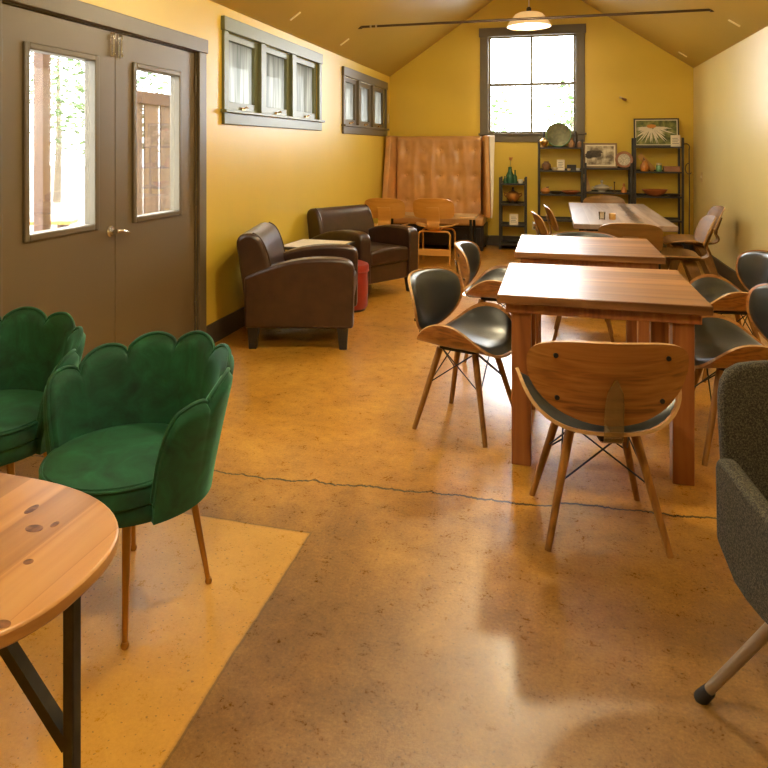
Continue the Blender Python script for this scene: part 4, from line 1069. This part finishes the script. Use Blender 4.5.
for k in range(12):
    y = -2.0 + k * .53; obj('joist', B(-1.0, .9, y - .022, y + .022, .14, .26), M['post'], t)
for k in range(7):
    x = -.95 + k * .30; obj('slat', B(x - .05, x + .05, -2.2, 4.2, .26, .285), M['fence'], t)
def tree(x, y, h, r, label, seed, nleaf=1500, ls=.16, group='trees outside'):
    random.seed(seed); t = thing('tree', label, 'tree', (x, y, -.1), 0, group)
    obj('trunk', T([(0, 0, 0), (.05, .03, h * .3), (0, .05, h * .75)], [.11, .09, .04], n=10), M['bark'], t)
    bm = bmesh.new()
    for k in range(nleaf):
        d = Vector((random.gauss(0, 1), random.gauss(0, 1), random.gauss(0, 1))).normalized() * r * random.random() ** .4
        p = Vector((d.x, d.y, h * .62 + d.z * h * .5 / r * .8)); q = Matrix.Rotation(random.uniform(0, 6.28), 3, 'Z') @ Matrix.Rotation(random.uniform(-1.2, 1.2), 3, 'X')
        s = ls * random.uniform(.6, 1.3)
        v = [bm.verts.new(p + q @ Vector(c) * s) for c in ((-.5, 0, 0), (0, -.28, .05), (.5, 0, 0), (0, .28, .05))]; bm.faces.new(v)
    obj('foliage', bm, M['leaf'], t, smooth=False)
tree(-13, 15.5, 5.2, 2.2, 'leafy green tree seen through the left door pane, left one', 11)
tree(-8.6, 12.0, 4.6, 1.8, 'leafy green tree seen through the left door pane, right one', 12)
tree(-1.85, 20.5, 3.3, .8, 'green tree behind the back window, at its left edge', 13, 420, .22)
tree(.45, 20.5, 3.6, .7, 'green tree behind the back window, at its right edge', 14, 420, .22)
t = thing('picnic_bench', 'orange brown bench on the patio beyond the left door pane', 'bench', (-7.2, 7.9, -.1), .4)
obj('plank', B(-.7, .7, -.18, .18, .42, .47), M['orange_clay'], t, bevel=.004)
for s in (-1, 1): obj('leg', B(s * .55 - .04, s * .55 + .04, -.15, .15, 0, .42), M['post'], t)

# ------------------------------------------------------------------ light
W_ = bpy.data.worlds.new('overcast'); S.world = W_; W_.use_nodes = True
nt = W_.node_tree; nt.nodes.clear(); out = nt.nodes.new('ShaderNodeOutputWorld'); bg = nt.nodes.new('ShaderNodeBackground')
bg.inputs[0].default_value = (.93, .97, 1.0, 1); bg.inputs[1].default_value = 15.0; nt.links.new(bg.outputs[0], out.inputs[0])
sun = bpy.data.lights.new('sun', 'SUN'); sun.energy = 2.; sun.angle = R(6); sun.color = (1, .95, .86)
so = bpy.data.objects.new('sun', sun); C.objects.link(so); so.rotation_euler = (R(38), 0, R(60))
for y, lb in PEND:
    l = bpy.data.lights.new('pendant_light', 'POINT'); l.energy = (12 if y > 8 else 48); l.shadow_soft_size = .06; l.color = (1, .85, .56)
    o = bpy.data.objects.new('pendant_light', l); C.objects.link(o); o.location = (XM, y, 2.835 - .02)

cam = bpy.data.cameras.new('camera'); co_ = bpy.data.objects.new('camera', cam); C.objects.link(co_); S.camera = co_
cam.sensor_width = 36; cam.lens = 36 * 680 / 768; cam.shift_x = (384 - 366) / 768; cam.shift_y = -(384 - 147) / 768
cam.clip_start = .05; cam.clip_end = 200
co_.location = (0, 0, 1.40); co_.rotation_euler = (pi / 2, 0, A0)
S.view_settings.view_transform = 'Standard'; S.view_settings.look = 'None'; S.view_settings.gamma = 1; S.view_settings.use_curve_mapping = False
S.view_settings.exposure = 0.95
S.cycles.max_bounces = 10; S.cycles.diffuse_bounces = 6; S.cycles.transparent_max_bounces = 16
S.cycles.use_denoising = True
